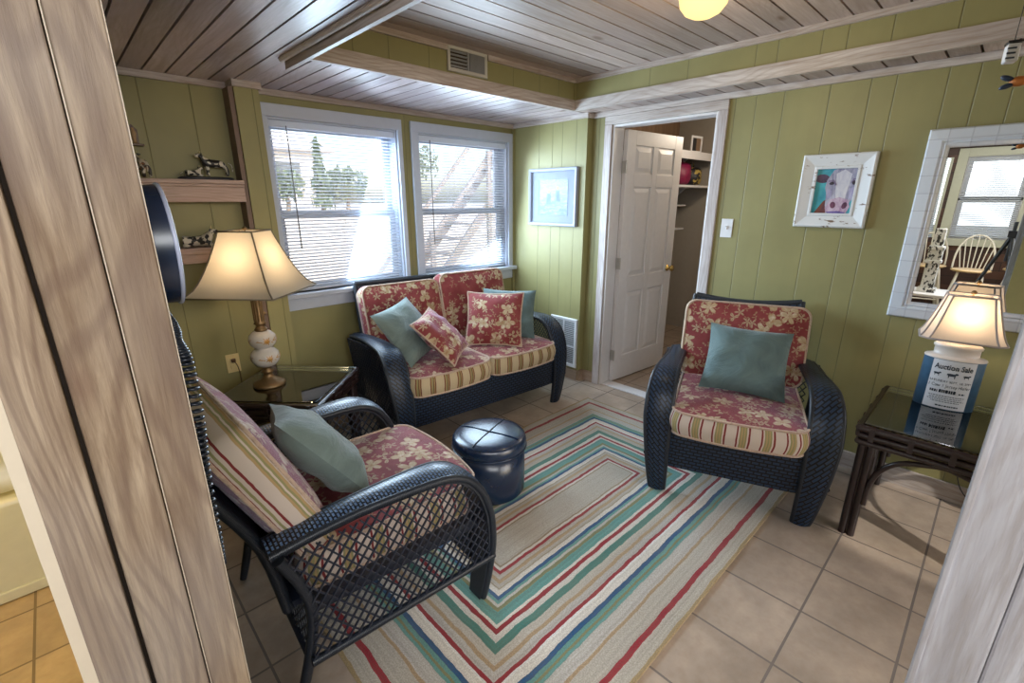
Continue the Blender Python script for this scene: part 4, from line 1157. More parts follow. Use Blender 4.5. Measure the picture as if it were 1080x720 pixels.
# ================================================================== WALL THINGS
def frame_mb(w, h, fw, prof, fn):
    """mitred frame: prof = list of (inset 0..1 across fw, height off the wall)"""
    m = MB(); rows = []
    for a, hgt in prof:
        i = fw * a
        rows.append([fn(x, z, hgt) for x, z in ((-w / 2 + i, -h / 2 + i), (w / 2 - i, -h / 2 + i), (w / 2 - i, h / 2 - i), (-w / 2 + i, h / 2 - i))])
    m.grid(rows, None, 0, False, False, False, True); return m
# local frame on a wall of constant x: picture x -> -y world, z -> z, off -> -x
east = lambda x, z, o: (-o, -x, z)
# cow portrait
cp = thing('cow_painting', 'square painting of a grey-white cow face on turquoise in a distressed white frame', 'picture', (XC - .001, .732, 1.602))
t = NT('chipped_white_paint'); nz = t.noise(t.map(t.tc('Object'), scale=(6, 6, 20)), 2.6, 5, .65)
t.bsdf(t.mix(t.ramp(nz, [(.60, 0), (.64, 1)]), (.66, .68, .70), (.16, .10, .07)), .5, 0, t.bump(nz, .2, .004)); M_chip = t.m
frame_mb(.345, .392, .078, [(0, 0), (0, .028), (.10, .034), (.22, .030), (.80, .016), (.84, .022), (1, .022), (1, .004)], east).build('frame', M_chip, cp, bevel=.0015)
cw_, ch_ = .20, .246
def flat(name, polys, mat, lvl, parent, base=.006):
    m = MB()
    for P in polys: m.poly([east(a * cw_ / 2, b * ch_ / 2, base + lvl * .0005) for a, b in P][::-1])
    return m.build(name, mat, parent)
t = NT('turquoise_paint'); n_ = t.noise(t.tc('Object'), 14, 4)
t.bsdf(t.mix(t.ramp(n_, [(.3, 0), (.7, 1)]), (.03, .26, .36), (.08, .45, .52)), .45); M_turq = t.m
def pnt(nm, a, b, sc=18):
    t = NT(nm); n_ = t.noise(t.map(t.tc('Object'), scale=(1, 1, .5)), sc, 5, .7, 1.0)
    t.bsdf(t.mix(t.ramp(n_, [(.38, 0), (.62, 1)]), a, b), .45); return t.m
cvs = flat('canvas', [[(-1, -1), (1, -1), (1, 1), (-1, 1)]], M_turq, 0, cp)
def ellp(cx, cz, a, b, rot=0, n=18):
    return [(cx + a * math.cos(q) * math.cos(rot) - b * math.sin(q) * math.sin(rot), cz + a * math.cos(q) * math.sin(rot) + b * math.sin(q) * math.cos(rot)) for q in [2 * PI * k / n for k in range(n)]]
flat('neck_patch', [[(-.85, -1), (-.25, -1), (-.1, -.2), (-.45, -.45)]], pnt('rust_paint', (.20, .06, .03), (.10, .03, .05)), 1, cvs)
flat('ear', [ellp(-.66, .55, .36, .19, -.08)], pnt('ear_paint', (.02, .015, .04), (.10, .06, .12)), 2, cvs)
flat('cow_face', [[(-.42, .48), (-.15, .92), (.2, 1), (.98, 1), (.98, -.2), (.80, -.55), (.72, -1), (-.22, -1), (-.32, -.6), (-.36, -.1), (-.46, .15)]], pnt('lilac_grey_paint', (.20, .20, .31), (.50, .49, .60)), 3, cvs)
flat('blaze', [[(-.02, .75), (.35, .92), (.72, .72), (.62, .1), (.58, -.3), (.12, -.32), (.06, .1)]], pnt('white_blaze_paint', (.50, .50, .60), (.68, .67, .70)), 4, cvs)
flat('cheek', [[(-.36, .1), (-.10, .02), (-.06, -.28), (-.28, -.32)], [(.70, .1), (.96, .2), (.94, -.25), (.74, -.35)]], pnt('cheek_paint', (.28, .26, .42), (.48, .46, .60)), 5, cvs)
flat('muzzle', [[(-.30, -.72), (-.10, -.36), (.3, -.26), (.72, -.36), (.88, -.66), (.74, -.96), (.1, -1), (-.22, -.92)]], pnt('pink_muzzle_paint', (.34, .18, .32), (.60, .48, .58)), 6, cvs)
flat('nostril', [ellp(.06, -.60, .13, .15, .5), ellp(.62, -.62, .12, .15, -.5)], pnt('nostril_paint', (.06, .02, .05), (.16, .05, .10)), 7, cvs)
flat('mouth', [[(-.20, -.90), (.3, -.86), (.74, -.92), (.6, -.99), (-.1, -.99)]], pnt('blue_shadow_paint', (.06, .05, .22), (.15, .10, .35)), 7, cvs)
flat('eye', [ellp(-.16, .34, .13, .07, .1), ellp(.86, .36, .08, .10, .3)], pnt('eye_paint', (.02, .015, .02), (.08, .05, .09)), 7, cvs)
flat('brow', [[(-.34, .46), (-.1, .50), (.08, .30), (.02, .22), (-.1, .42), (-.3, .40)], [(.70, .30), (.80, .52), (.95, .56), (.84, .44)]], pnt('brow_paint', (.14, .11, .20), (.28, .22, .33)), 8, cvs)

# pale seascape on the alcove
sp = thing('seascape_picture', 'pale blue beach scene in a white frame on the boxed-out alcove wall', 'picture', (3.1295, 2.755, 1.575))
frame_mb(.535, .468, .028, [(0, 0), (0, .030), (.25, .034), (.8, .028), (1, .018), (1, .006)], east).build('frame', simple('cool_white_frame', (.27, .29, .37), .45), sp, bevel=.001)
MB().add([east(a, b, .010) for a, b in ((-.24, -.206), (.24, -.206), (.24, .206), (-.24, .206))][::-1], [(0, 1, 2, 3)]).build('mat_board', simple('mat_board', (.20, .225, .28), .7), sp)
t = NT('pale_seascape_paint'); z_ = t.sep(t.tc('Object'))[2]
n_ = t.noise(t.map(t.tc('Object'), scale=(5, 5, 18)), 3, 5, .65, .8)
c = t.ramp(t.math('MULTIPLY_ADD', z_, 3.2, .5), [(0, (.07, .12, .18)), (.25, (.045, .10, .16)), (.45, (.11, .16, .21)), (.7, (.17, .20, .22)), (1, (.11, .16, .20))])
t.bsdf(t.mix(t.ramp(n_, [(.42, 0), (.6, .75)]), c, (.25, .265, .265)), .25)
im = MB().add([east(a, b, .012) for a, b in ((-.165, -.145), (.165, -.145), (.165, .145), (-.165, .145))][::-1], [(0, 1, 2, 3)]).build('print', t.m, sp)
m = MB()
for (a, b, s) in ((-.045, .05, .020), (.055, .075, .018)): m.poly([east(a + s * math.cos(q), b + s * .9 * math.sin(q), .0128) for q in [-2 * PI * k / 12 for k in range(12)]])
m.build('hats', simple('straw_yellow', (.28, .24, .09), .5), im)
m = MB()
for (a, b) in ((-.045, .03), (.055, .055)): m.poly([east(a + p, b + q, .0126) for p, q in ((-.018, 0), (-.03, -.09), (.03, -.09), (.018, 0))])
m.build('figures', simple('washed_blue', (.09, .14, .20), .5), im)
m = MB().poly([east(p, q, .0127) for p, q in ((-.165, -.145), (-.150, -.145), (-.150, .145), (-.165, .145))]).build('dark_edge', simple('dark_edge_blue', (.10, .16, .24), .5), im)

# mirror with a wide pieced white frame
MY, MZ, MW, MH, FWm = -.115, 1.420, .98, .925, .088
mr = thing('wall_mirror', 'large mirror with wide white pieced-shell frame on the right wall', 'mirror', (XC - .001, MY, MZ))
t = NT('pieced_shell_frame')
br = t.n('TexBrick', {'Vector': t.comb(t.sep(t.tc('Object'))[1], t.sep(t.tc('Object'))[2]), 'Color1': (.66, .70, .76), 'Color2': (.56, .60, .67), 'Mortar': (.50, .53, .60), 'Scale': 1.0, 'Mortar Size': .003, 'Brick Width': .083, 'Row Height': .083, 'Mortar Smooth': .4})
br.offset = 0
t.bsdf(br.outputs[0], .25, 0, t.bump(br.outputs[1], .3, .003, None), .6); M_shell = t.m
frame_mb(MW, MH, FWm, [(0, 0), (0, .020), (.08, .030), (.62, .034), (.70, .026), (.74, .026), (.80, .034), (.95, .024), (1, .012)], east).build('frame', M_shell, mr)
MB().add([east(a, b, .014) for a, b in ((-MW / 2 + FWm - .004, -MH / 2 + FWm - .004), (MW / 2 - FWm + .004, -MH / 2 + FWm - .004), (MW / 2 - FWm + .004, MH / 2 - FWm + .004), (-MW / 2 + FWm - .004, MH / 2 - FWm + .004))][::-1], [(0, 1, 2, 3)]).build('mirror_glass', M_mirror, mr)

# supply vent in the tray fascia, return grille in the alcove
cv = thing('ceiling_vent', 'white rectangular air vent with louvres on the olive band under the tray ceiling', 'vent', (1.972, TY1 + .0115, 2.337))
fn = lambda x, z, o: (x, -o, z)
frame_mb(.300, .136, .022, [(0, 0), (0, .010), (.2, .014), (.9, .010), (1, .002)], fn).build('vent_frame', simple('vent_white', (.52, .50, .45), .45), cv)
MB().bb(-.129, .129, -.003, -.001, -.047, .047).build('dark_cavity', M_dark, cv)
lv = MB().bb(-.006, .006, -.013, -.002, -.047, .047)
for k in range(5): lv.box((-.0675, -.008, -.038 + k * .019), (.122, .012, .0015), rotm(rx=R_(-35)))
for k in range(14): lv.box((.0125 + .0083 * k + .004, -.007, 0), (.0045, .010, .093))
lv.build('louvres', simple('vent_grey', (.30, .30, .30), .5), cv)
rg = thing('return_air_grille', 'white return air grille low on the alcove wall beside the loveseat', 'vent', (3.1295, 2.59, .337))
frame_mb(.30, .445, .030, [(0, 0), (0, .012), (.2, .016), (.9, .012), (1, .003)], east).build('grille_frame', M_white, rg)
MB().add([east(a, b, .002) for a, b in ((-.121, -.193), (.121, -.193), (.121, .193), (-.121, .193))][::-1], [(0, 1, 2, 3)]).build('dark_cavity', simple('grille_back', (.20, .21, .22), .6), rg)
lv = MB()
for k in range(24):
    lv.box((-.006, 0, -.185 + k * .0161), (.010, .242, .0016), rotm(ry=R_(35)))
for x in (-.0, ): lv.box((-.009, x, 0), (.008, .012, .388))
lv.box((-.009, 0, -.035), (.008, .242, .012))
lv.build('grille_slats', M_white, rg)

# switch and outlet
sw = thing('light_switch', 'white light switch plate on the olive wall right of the door', 'switch', (XC - .001, 1.298, 1.378))
MB().box((-.003, 0, 0), (.006, .074, .118)).build('switch_plate', M_white, sw, bevel=.002)
MB().box((-.008, 0, .004), (.014, .010, .022), rotm(ry=R_(-20))).build('toggle', M_white, sw)
ot = thing('wall_outlet', 'cream wall outlet with a plugged-in brown cord behind the left lamp table', 'outlet', (.655, YW - .001, .565))
MB().box((0, -.003, 0), (.076, .006, .120)).build('outlet_plate', M_cream, ot, bevel=.002)
MB().box((0, -.008, .022), (.034, .006, .028)).box((0, -.008, -.022), (.034, .006, .028)).build('receptacle', M_cream, ot, bevel=.002)
pc = thing('power_cord', 'brown plug and cord hanging from the cream outlet', 'cord', (.655, YW - .014, .587))
MB().box((0, -.010, 0), (.024, .020, .022)).build('plug', simple('brown_plug', (.10, .05, .02), .4), pc, bevel=.003)
MB().tube(catmull([(0, -.02, 0), (.012, -.035, -.03), (.020, -.03, -.09), (.022, -.02, -.20), (.030, -.02, -.35)], 5), .003, 6).build('cord', simple('brown_cord', (.08, .045, .02), .5), pc)

# ------------------------------------------------------------------ cow shelves
def shelf(label, x0, x1, y0, z, fh, supports):
    t = thing('wall_shelf', label, 'shelf', ((x0 + x1) / 2, YW - .001, z)); a = (x1 - x0) / 2; d = y0 - (YW - .001)
    MB().bb(-a, a, d, 0, -.022, 0).build('shelf_board', M_shelf, t, bevel=.003)
    MB().bb(-a, a, d + .012, d + .030, -.036, -.0225).build('cove_trim', M_shelf, t, bevel=.003)
    MB().bb(-a, a, d + .018, d + .034, -fh, -.0365).build('shelf_apron', M_shelf, t, bevel=.002)
    return t
shelf('upper pinkish wooden wall shelf with cow figurines, left of the windows', .090, .845, 3.095, 1.664, .118, 1)
shelf('lower pinkish wooden wall shelf half hidden by the left lampshade', .090, .845, 3.095, 1.302, .085, 1)
M_cowpatch = None
t = NT('holstein_patches'); v_ = t.noise(t.vmath('ADD', t.tc('Object'), t.comb(t.math('MULTIPLY', t.n('ObjectInfo').outputs['Random'], 9.0), 0.0)), 42, 1, .4)
t.bsdf(t.mix(t.ramp(v_, [(.50, 0), (.53, 1)]), (.60, .55, .46), (.018, .016, .018)), .35); M_cowp = t.m
t = NT('calico_patches'); v_ = t.noise(t.tc('Object'), 30, 1, .4); v2_ = t.noise(t.tc('Object'), 55, 1)
c = t.mix(t.ramp(v_, [(.48, 0), (.51, 1)]), (.62, .56, .46), (.03, .022, .02)); t.bsdf(t.mix(t.ramp(v2_, [(.60, 0), (.63, 1)]), c, (.25, .09, .03)), .35); M_cal = t.m
M_basefig = simple('figurine_base', (.03, .03, .04), .4)
def skin(name, verts, edges, radii, mat, parent, root=0, sub=2):
    me = bpy.data.meshes.new(name); me.from_pydata(verts, edges, []); me.update()
    o = bpy.data.objects.new(name, me); col.objects.link(o); o.parent = parent
    sk = o.modifiers.new('skin', 'SKIN'); ss = o.modifiers.new('sub', 'SUBSURF'); ss.levels = sub; ss.render_levels = sub
    for i, r in enumerate(radii): me.skin_vertices[0].data[i].radius = (r, r)
    me.skin_vertices[0].data[root].use_root = True
    sk.use_smooth_shade = True; me.materials.append(mat); return o
def cow_fig(label, loc, rz, s, lying=False, mat=None, calf=True):
    t = thing('cow_figurine', label, 'figurine', loc, rz)
    V = [(-.5, 0, .66), (-.15, 0, .64), (.2, 0, .65), (.44, 0, .70), (.57, 0, .88), (.66, 0, 1.04), (.88, 0, .97)]
    Rr = [.17, .21, .21, .18, .13, .125, .085]; E = [(i, i + 1) for i in range(6)]
    if lying: V = [(x, y, z - .42) for x, y, z in V]
    for sx, k in ((-.46, 0), (.40, 3)):
        for sy in (-1, 1):
            n = len(V)
            if lying:
                V += [(sx + .10, sy * .16, .10), (sx + .30, sy * .20, .05), (sx + .10, sy * .20, .035)]; Rr += [.09, .06, .05]
            else:
                V += [(sx, sy * .11, .42), (sx + (.03 if k else -.05), sy * .12, .22), (sx, sy * .12, .04)]; Rr += [.11, .065, .065]
            E += [(k, n), (n, n + 1), (n + 1, n + 2)]
    skin('body', [(x * s, y * s, z * s) for x, y, z in V], E, [r * s for r in Rr], mat or M_cowp, t, 1)
    dz = -.42 if lying else 0
    m = MB()
    for sy in (-1, 1):
        m.ball((.60 * s, sy * .15 * s, (1.08 + dz) * s), (.03 * s, .08 * s, .045 * s), 10, 6)
    m.build('ears', M_basefig, t)
    m = MB()
    for sy in (-1, 1): m.tube([(.64 * s, sy * .06 * s, (1.13 + dz) * s), (.64 * s, sy * .09 * s, (1.20 + dz) * s), (.67 * s, sy * .09 * s, (1.25 + dz) * s)], [.022 * s, .017 * s, .005 * s], 6)
    m.build('horns', M_cream, t)
    tl = [(-.60, 0, .70), (-.72, .02, .62), (-.76, .02, .42), (-.74, .03, .28)] if not lying else [(-.60, 0, .26), (-.72, .05, .18), (-.70, .18, .05)]
    MB().tube(catmull([(x * s, y * s, z * s) for x, y, z in tl], 4), .022 * s, 6).build('tail', M_cowp, t)
    return t
SH1, SH2 = 1.6645, 1.3025
b = thing('figurine_base', 'dark scenic base under the cow and calf figurines on the upper shelf', 'base', (.680, 3.185, SH1))
MB().lathe([(.0001, 0), (.135, 0), (.138, .008), (.125, .016), (.0001, .018)], 32, (0, 0, 0), 0, Matrix.Diagonal((1, .38, 1))).build('plinth', M_basefig, b)
cow_fig('standing black and white cow figurine facing left on the upper shelf', (.735, 3.185, SH1 + .0175), PI, .108)
cow_fig('small black and white calf figurine lying at the standing cow\'s feet', (.610, 3.175, SH1 + .0175), .25, .072, True)
cow_fig('round spotted cow figurine at the left end of the upper shelf by the post', (.395, 3.165, SH1 + .0005), PI * .55, .112, False, M_cal)
cow_fig('spotted cow figurine lying on the lower shelf beside the lampshade', (.560, 3.165, SH2 + .0005), -.25, .140, True)
br_ = thing('wall_bracket', 'small dark wooden wall bracket above the upper shelf, next to the post', 'bracket', (.395, YW - .001, 1.835))
M_dkwood = wood('dark_bracket_wood', (.05, .02, .015), (.10, .05, .03), 2, .4, False)
MB().bb(-.035, .035, -.055, 0, -.010, .0).build('ledge', M_dkwood, br_, bevel=.002)
MB().prism([(-.02, 0), (.02, 0), (.022, .07), (0, .095), (-.022, .07)], lambda a, b_, t_: (a, t_, b_), -.014, -.001).build('back_plate', M_dkwood, br_)
MB().lathe([(.0001, .001), (.012, .001), (.009, .02), (.013, .05), (.006, .075), (.0001, .076)], 14, (0, -.032, 0)).build('spindle', simple('tan_spindle', (.35, .22, .11), .4), br_)

# ------------------------------------------------------------------ wall phone on the partition
ph = thing('wall_telephone', 'dark navy rounded wall telephone on the side of the left post', 'telephone', (.0885, 1.065, 1.480))
Rx = Matrix.Rotation(PI / 2, 3, 'Y')
OV = Matrix.Diagonal((1, .82, 1))
dish = [(.0001, .0), (.088, .0), (.099, .006), (.104, .030), (.106, .058)]
MB().lathe(dish, 40, (0, 0, 0), 0, OV @ Rx).build('phone_body', M_navy, ph)
MB().tube([OV @ Rx @ Vector((.106 * math.cos(q), .106 * math.sin(q), .058)) for q in [2 * PI * k / 48 for k in range(48)]], .0034, 8, True).build('rim_highlight', simple('rim_highlight_tone', (.35, .38, .50), .25), ph)  # pale tone paints the light caught along the rim
MB().lathe([(.104, .052), (.085, .046), (.0001, .044)], 40, (0, 0, 0), 0, OV @ Rx).build('face_plate', M_black, ph)
kp = MB()
for i in range(3):
    for j in range(4): kp.box((.048, -.03 + .03 * i, .035 - .028 * j), (.006, .016, .014))
kp.build('keypad', simple('cyan_keys', (.10, .35, .55), .3), ph)
cc = thing('coiled_phone_cord', 'dark coiled telephone cord hanging down beside the left post', 'cord', (.112, 1.0, 1.1))
hx = [(.008 + .004 * math.sin(q), .06 - .02 * q, .29 - .03 * q) for q in [0]]
path = catmull([(.000, .060, .285), (.012, .03, .25), (.004, .0, .22), (.014, .0, .17), (.012, .0, .05), (.004, .0, -.06), (.000, .0, -.20), (-.002, .01, -.28)], 130)
pts = []
for i, p in enumerate(path):
    f = i / len(path); k = min(1, max(0, (f - .12) * 8)); a = i * .42
    pts.append((p.x + .011 * k * math.cos(a), p.y + .013 * k * math.sin(a), p.z))
MB().tube(pts, .0034, 5).build('coil', simple('navy_cord', (.010, .016, .03), .3, spec=.6), cc)

# ------------------------------------------------------------------ hanging ornament, top right
ho = thing('hanging_ornament', 'string ornament with a white painted block and an orange bird, top right corner', 'ornament', (1.99, .062, 2.24))
MB().tube([(0, .042, .159), (0, .040, -.30)], .0012, 5).tube([(0, -.02, .159), (0, -.015, -.36)], .0012, 5).build('strings', M_black, ho)
bk = MB().box((0, .040, -.300), (.028, .028, .046), rotm(0, .1, .3)).build('painted_block', M_white, ho, bevel=.004)
m = MB()
for k in range(3): m.box((-.0160, .040, -.313 + k * .012), (.003, .018, .004), rotm(0, .1, .3))
MB().box((0, .04, -.274), (.031, .031, .005), rotm(0, .1, .3)).build('block_cap', M_black, ho)
m.build('block_marks', M_inkb, bk)
MB().ball((0, .01, -.372), (.014, .020, .013), 14, 8).build('bird_body', simple('orange_bird', (.52, .17, .03), .5), ho)
MB().ball((-.005, .034, -.362), (.008, .017, .007), 10, 6, 0, rotm(.4)).ball((-.005, .032, -.382), (.008, .016, .007), 10, 6, 0, rotm(-.3)).build('bird_wings', simple('dark_blue_wing', (.02, .035, .07), .4), ho)
MB().ball((0, -.010, -.360), .008, 10, 6).build('bird_head', simple('orange_head', (.50, .2, .05), .5), ho)

# ------------------------------------------------------------------ closet contents
def cshelf(label, z, lip=.02):
    t = thing('closet_shelf', label, 'shelf', (4.9, 2.9445, z))
    MB().bb(-.62, .645, -.50, 0, -.02, 0).bb(-.62, .645, -.512, -.5005, -lip, .002).build('shelf_board', M_white, t)
    for x in (-.5, .5): MB().prism([(0, -.02), (-.22, -.02), (0, -.2)], lambda a, b_, t_: (t_, a, b_), x, x + .02).build('bracket', M_white, t)
    return t
cshelf('top white shelf in the closet with a framed picture on it', 2.03, .075)
cshelf('second white closet shelf carrying a pink and a black bag', 1.70)
fr = thing('framed_photo', 'small white picture frame standing on the top closet shelf', 'picture frame', (5.13, 2.52, 2.0305), R_(-6))
frm = frame_mb(.20, .17, .022, [(0, 0), (0, .012), (1, .012), (1, .004)], lambda x, z, o: (x, -o, z + .085)); frm.build('frame', M_white, fr)
MB().bb(-.08, 0, -.006, -.004, .022, .148).build('dark_half', M_black, fr); MB().bb(.0, .08, -.006, -.004, .022, .148).build('pale_half', simple('brown_photo', (.2, .13, .08), .5), fr)
def bag(name, label, loc, sx, sy, sz, mat, pm=None):
    t = thing(name, label, 'bag', loc)
    rnd = random.Random(len(label)); P = []
    for i in range(11):
        th = PI * i / 10; row = []
        for k in range(20):
            a = 2 * PI * k / 20; st = max(math.sin(th), .001) ** .6; wv = 1 + .09 * math.sin(5 * a + 3 * th) + .05 * math.sin(9 * a)
            row.append((sx * st * wv * math.cos(a), sy * st * wv * math.sin(a), sz * (1 - (1 + math.cos(PI - th)) / 2) if False else sz * (1 + math.cos(th)) / 2))
        P.append(row)
    MB().grid(P, None, 0, True, False, False, True).build('bag_body', mat, t)
    MB().tube(catmull([(-sx * .5, 0, sz * .85), (-sx * .35, 0, sz * 1.15), (sx * .2, 0, sz * 1.18), (sx * .45, 0, sz * .85)], 5), .008, 6).build('bag_handle', pm or mat, t)
bag('duffel_bag', 'crumpled magenta bag on the second closet shelf', (5.02, 2.62, 1.7005), .135, .12, .24, simple('magenta_nylon', (.22, .01, .06), .5, var=.3))
t = NT('black_yellow_print'); v_ = t.noise(t.tc('Object'), 14, 2); t.bsdf(t.mix(t.ramp(v_, [(.55, 0), (.58, 1)]), (.012, .01, .012), (.45, .33, .08)), .5)
bag('tote_bag', 'black tote bag with yellow print on the second closet shelf', (5.30, 2.62, 1.7005), .115, .11, .20, t.m)
for i, (x, z) in enumerate(((5.08, 1.50), (5.08, 1.24))):
    lb = ('small white wall ledge under the closet shelves, upper of two', 'small white wall ledge under the closet shelves, lower of two')[i]
    t = thing('wall_ledge', lb, 'ledge', (x, 2.949, z)); MB().bb(-.10, .22, -.30, 0, -.015, 0).build('ledge_board', M_white, t)

# ------------------------------------------------------------------ bathtub
tb = thing('bathtub', 'cream bathtub beyond the left post in the bathroom', 'bathtub', (-.80, 2.86, .0045))
o = rrect(1.50, .72, .05, 6); i_ = rrect(1.32, .54, .14, 6); b_ = rrect(1.10, .40, .12, 6)
m = MB(); rows = [[(x, y, 0) for x, y in o], [(x, y, .40) for x, y in o], [(x * .995, y * .99, .425) for x, y in o], [(x, y, .425) for x, y in i_], [(x, y, .395) for x, y in [(a * .99, b__ * .98) for a, b__ in i_]], [(x, y, .08) for x, y in b_], [(x * .05, y * .05, .07) for x, y in b_]]
m.grid(rows, None, 0, True, True, False, True).build('tub_shell', M_tub, tb)
MB().bb(-.74, .74, -.372, -.358, .0, .045).build('tub_base_trim', M_tub, tb, bevel=.004)

# ------------------------------------------------------------------ dining side, seen in the mirror
M_chairw = simple('whitewashed_chair', (.62, .58, .50), .45); M_seatw = simple('natural_seat', (.60, .42, .22), .4)
def windsor(label, loc, rz):
    t = thing('windsor_stool', label, 'chair', loc, rz)
    z = .70
    MB().lathe([(.0001, z - .03), (.17, z - .03), (.195, z - .018), (.195, z - .006), (.18, z), (.0001, z - .006)], 28).build('seat', M_seatw, t)
    for sx in (-1, 1):
        for sy in (-1, 1):
            MB().tube([(sx * .11, sy * .11, z - .025), (sx * .16, sy * .16, .35), (sx * .21, sy * .21, .0)], [.014, .019, .012], 8).build('leg', M_chairw, t)
    MB().tube([(-.17, -.17, .25), (.17, -.17, .25)], .010, 8).tube([(-.17, .17, .25), (.17, .17, .25)], .010, 8).tube([(-.16, -.16, .32), (-.16, .16, .32)], .010, 8).tube([(.16, -.16, .32), (.16, .16, .32)], .010, 8).build('stretcher', M_chairw, t)
    arch = [(-.165 - .02 * math.sin(q) , .0, 0) for q in [0]]
    pts = [Vector((.185 * math.cos(q) * (1 + .12 * math.sin(q)), .13 + .08 * math.sin(q), z - .005 + .42 * math.sin(q) ** .8 if math.sin(q) > 0 else z - .005)) for q in [PI * k / 20 for k in range(21)]]
    MB().tube(pts, .011, 8).build('back_bow', M_chairw, t)
    for k in range(7):
        f = -1 + 2 * k / 6; q = PI / 2 - f * .95
        tx = .185 * math.cos(q) * (1 + .12 * math.sin(q)); tz = z - .005 + .42 * max(0, math.sin(q)) ** .8
        MB().tube([(f * .11, .145, z - .008), (tx, .13 + .08 * math.sin(q), tz)], .0065, 6).build('spindle', M_chairw, t)
    return t
windsor('white windsor bar stool centred in the mirror reflection', (-2.0, .255, 0), R_(88))
windsor('second white windsor stool at the left edge of the mirror reflection', (-2.25, .70, 0), R_(80))
windsor('third white windsor stool at the right edge of the mirror reflection', (-2.45, -.22, 0), R_(100))
tbl = thing('low_white_table', 'low white table under the carved post in the mirror reflection', 'table', (-1.15, .58, 0))
MB().bb(-.28, .28, -.30, .30, .46, .49).build('tabletop', M_white, tbl, bevel=.004)
for sx in (-1, 1):
    for sy in (-1, 1): MB().bb(sx * .25 - .02, sx * .25 + .02, sy * .27 - .02, sy * .27 + .02, 0, .4599).build('leg', M_white, tbl)
t = NT('distressed_black_white'); n_ = t.noise(t.map(t.tc('Object'), scale=(14, 14, 9)), 2.2, 3, .6); t.bsdf(t.mix(t.ramp(n_, [(.52, 0), (.56, 1)]), (.60, .60, .58), (.03, .03, .03)), .5, 0, t.bump(n_, .5, .01))
cpst = thing('carved_post', 'distressed white carved post standing on the low table in the mirror', 'ornament', (-1.12, .565, .4905))
m = MB()
for z0, z1, w_ in ((0, .05, .17), (.0501, .34, .12), (.3401, .38, .15), (.3801, .50, .13), (.5001, .54, .15), (.5401, .74, .10)): m.bb(-w_ / 2, w_ / 2, -w_ / 2, w_ / 2, z0, z1)
m.build('carved_shaft', t.m, cpst, bevel=.006)
trp = thing('camera_tripod', 'black tripod reflected at the right edge of the mirror', 'tripod', (-.03, -.02, 0))
for k in range(3):
    a = k * 2.094 + 1.75
    MB().tube([(0, 0, 1.25), (.16 * math.cos(a), .16 * math.sin(a), .75), (.42 * math.cos(a), .42 * math.sin(a), 0.002)], [.018, .014, .012], 8).build('leg', M_black, trp)
MB().tube([(0, 0, 1.0), (0, 0, 1.36)], .014, 8).box((0, 0, 1.25), (.07, .07, .06)).build('centre_column', M_black, trp)
# ================================================================== LIGHT AND CAMERA
def area(name, loc, target, sx, sy, e, c=(1, 1, 1)):
    l = bpy.data.lights.new(name, 'AREA'); l.shape = 'RECTANGLE'; l.size = sx; l.size_y = sy; l.energy = e; l.color = c
    o = bpy.data.objects.new(name, l); col.objects.link(o); o.location = loc
    o.rotation_euler = (Vector(target) - Vector(loc)).to_track_quat('-Z', 'Y').to_euler(); return o
def point(name, loc, e, c, r=.05):
    l = bpy.data.lights.new(name, 'POINT'); l.energy = e; l.color = c; l.shadow_soft_size = r
    o = bpy.data.objects.new(name, l); col.objects.link(o); o.location = loc; return o
WARM = (1.0, .72, .42)
point('left_lamp_light', (LX, LY, LZ + .69), 2.6, WARM, .03)
point('right_lamp_light', (RL[0], RL[1], RL[2] + .455), 2.4, WARM, .03)
point('globe_light', (2.015, 1.02, 2.20), 10, (1, .80, .50), .05)
point('bath_light', (-.7, 1.9, 2.1), 40, (1, .72, .34), .1)
point('closet_light', (4.6, 1.7, 2.2), 20, (1, .86, .68), .1)
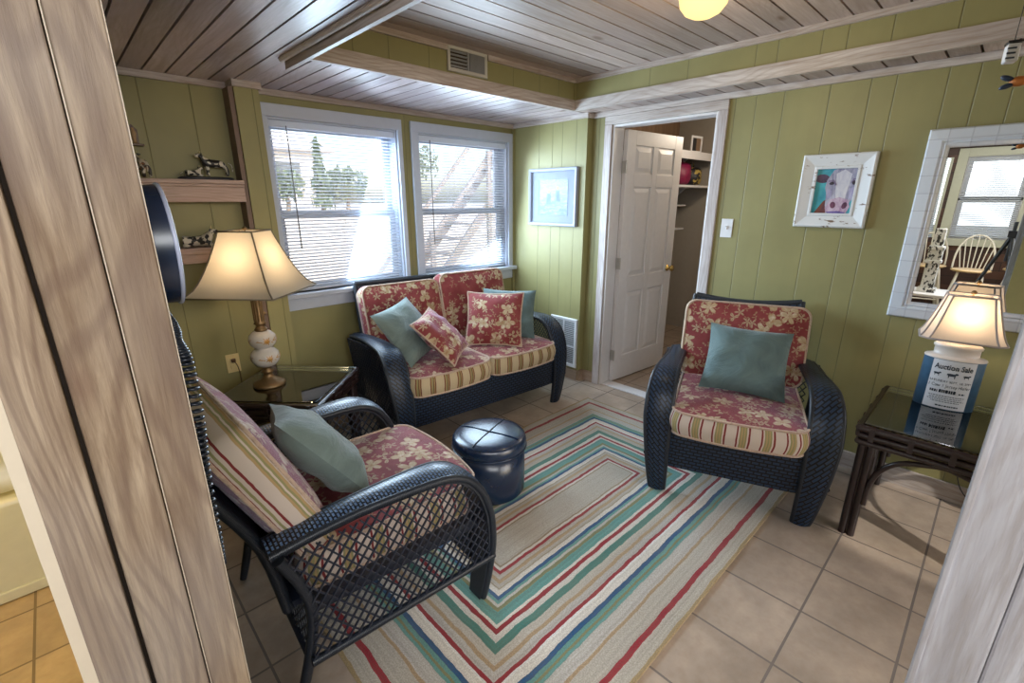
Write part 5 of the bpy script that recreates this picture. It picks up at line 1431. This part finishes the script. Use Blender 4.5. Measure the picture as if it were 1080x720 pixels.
# added dining-ceiling fill lamps behind the camera, sky light at the two windows
area('dining_fill', (-1.0, -.6, 2.30), (1.6, 1.2, .6), 1.6, 1.6, 82, (.97, .97, 1.0))
area('dining_fill_low', (.20, -1.9, 2.1), (1.9, 1.2, .7), 1.4, 1.0, 50, (.96, .98, 1.0))
area('dining_west_fill', (-1.2, .2, 2.30), (-3.0, .4, 1.0), 1.2, 1.2, 40, (1, .97, .92))  # added fill lamp, brightens the west wall for the mirror view
area('window_daylight_left', (1.49, YW - .075, 1.48), (3.2, .7, .9), .78, .98, 30, (.62, .82, 1.0)).data.spread = R_(155)
area('window_daylight_right', (2.58, YW - .075, 1.48), (2.9, 0, .8), .84, .98, 30, (.62, .82, 1.0)).data.spread = R_(155)
area('blind_fill_west', (-3.8, .3, 1.7), (-3.0, .3, 1.5), 1.2, 1.1, 13, (.95, .98, 1.0))  # added area lamp outside, whitens the dining blind
area('blind_fill_left', (1.5, YW + .75, 1.75), (1.5, YW, 1.5), 1.1, 1.0, 26, (.76, .88, 1.0))  # added area lamp outside, lights the left blind and sash from behind
area('blind_fill_right', (2.7, YW + .75, 1.75), (2.6, YW, 1.5), 1.1, 1.0, 26, (.76, .88, 1.0))  # same added lamp behind the right blind
sl = bpy.data.lights.new('sun', 'SUN'); sl.energy = 2.4; sl.angle = .02; sl.color = (1, .95, .86)
so = bpy.data.objects.new('sun', sl); col.objects.link(so); so.rotation_euler = (R_(52), 0, R_(-25))
wd = bpy.data.worlds.new('sky'); scene.world = wd; wd.use_nodes = True
nt = wd.node_tree; bg = nt.nodes['Background']
sk = nt.nodes.new('ShaderNodeTexSky'); sk.sky_type = 'NISHITA'; sk.sun_disc = False; sk.sun_elevation = R_(38); sk.sun_rotation = R_(160); sk.dust_density = 2.5
nt.links.new(sk.outputs[0], bg.inputs[0]); bg.inputs[1].default_value = .42

cam = bpy.data.cameras.new('camera'); co = bpy.data.objects.new('camera', cam); col.objects.link(co)
F_PX = 491.983
cam.sensor_fit = 'HORIZONTAL'; cam.sensor_width = 36.0; cam.lens = F_PX / 1080 * 36; cam.clip_start = .02
Rw = ((0.72204484, -0.69184606, -0.00052274), (-0.20205196, -0.21014869, -0.95656287), (0.66168441, 0.69078691, -0.29152563))
X_ = Vector(Rw[0]); Y_ = -Vector(Rw[1]); Z_ = -Vector(Rw[2])
M_ = Matrix((X_, Y_, Z_)).transposed().to_4x4(); M_.translation = (0, 0, CAM_H)
co.matrix_world = M_
scene.camera = co
scene.view_settings.view_transform = 'Standard'
scene.view_settings.look = 'None'
scene.view_settings.exposure = 0.14
try: scene.cycles.max_bounces = 8; scene.cycles.transparent_max_bounces = 12; scene.cycles.caustics_reflective = False; scene.cycles.caustics_refractive = False; scene.cycles.sample_clamp_indirect = 4.0
except Exception: pass
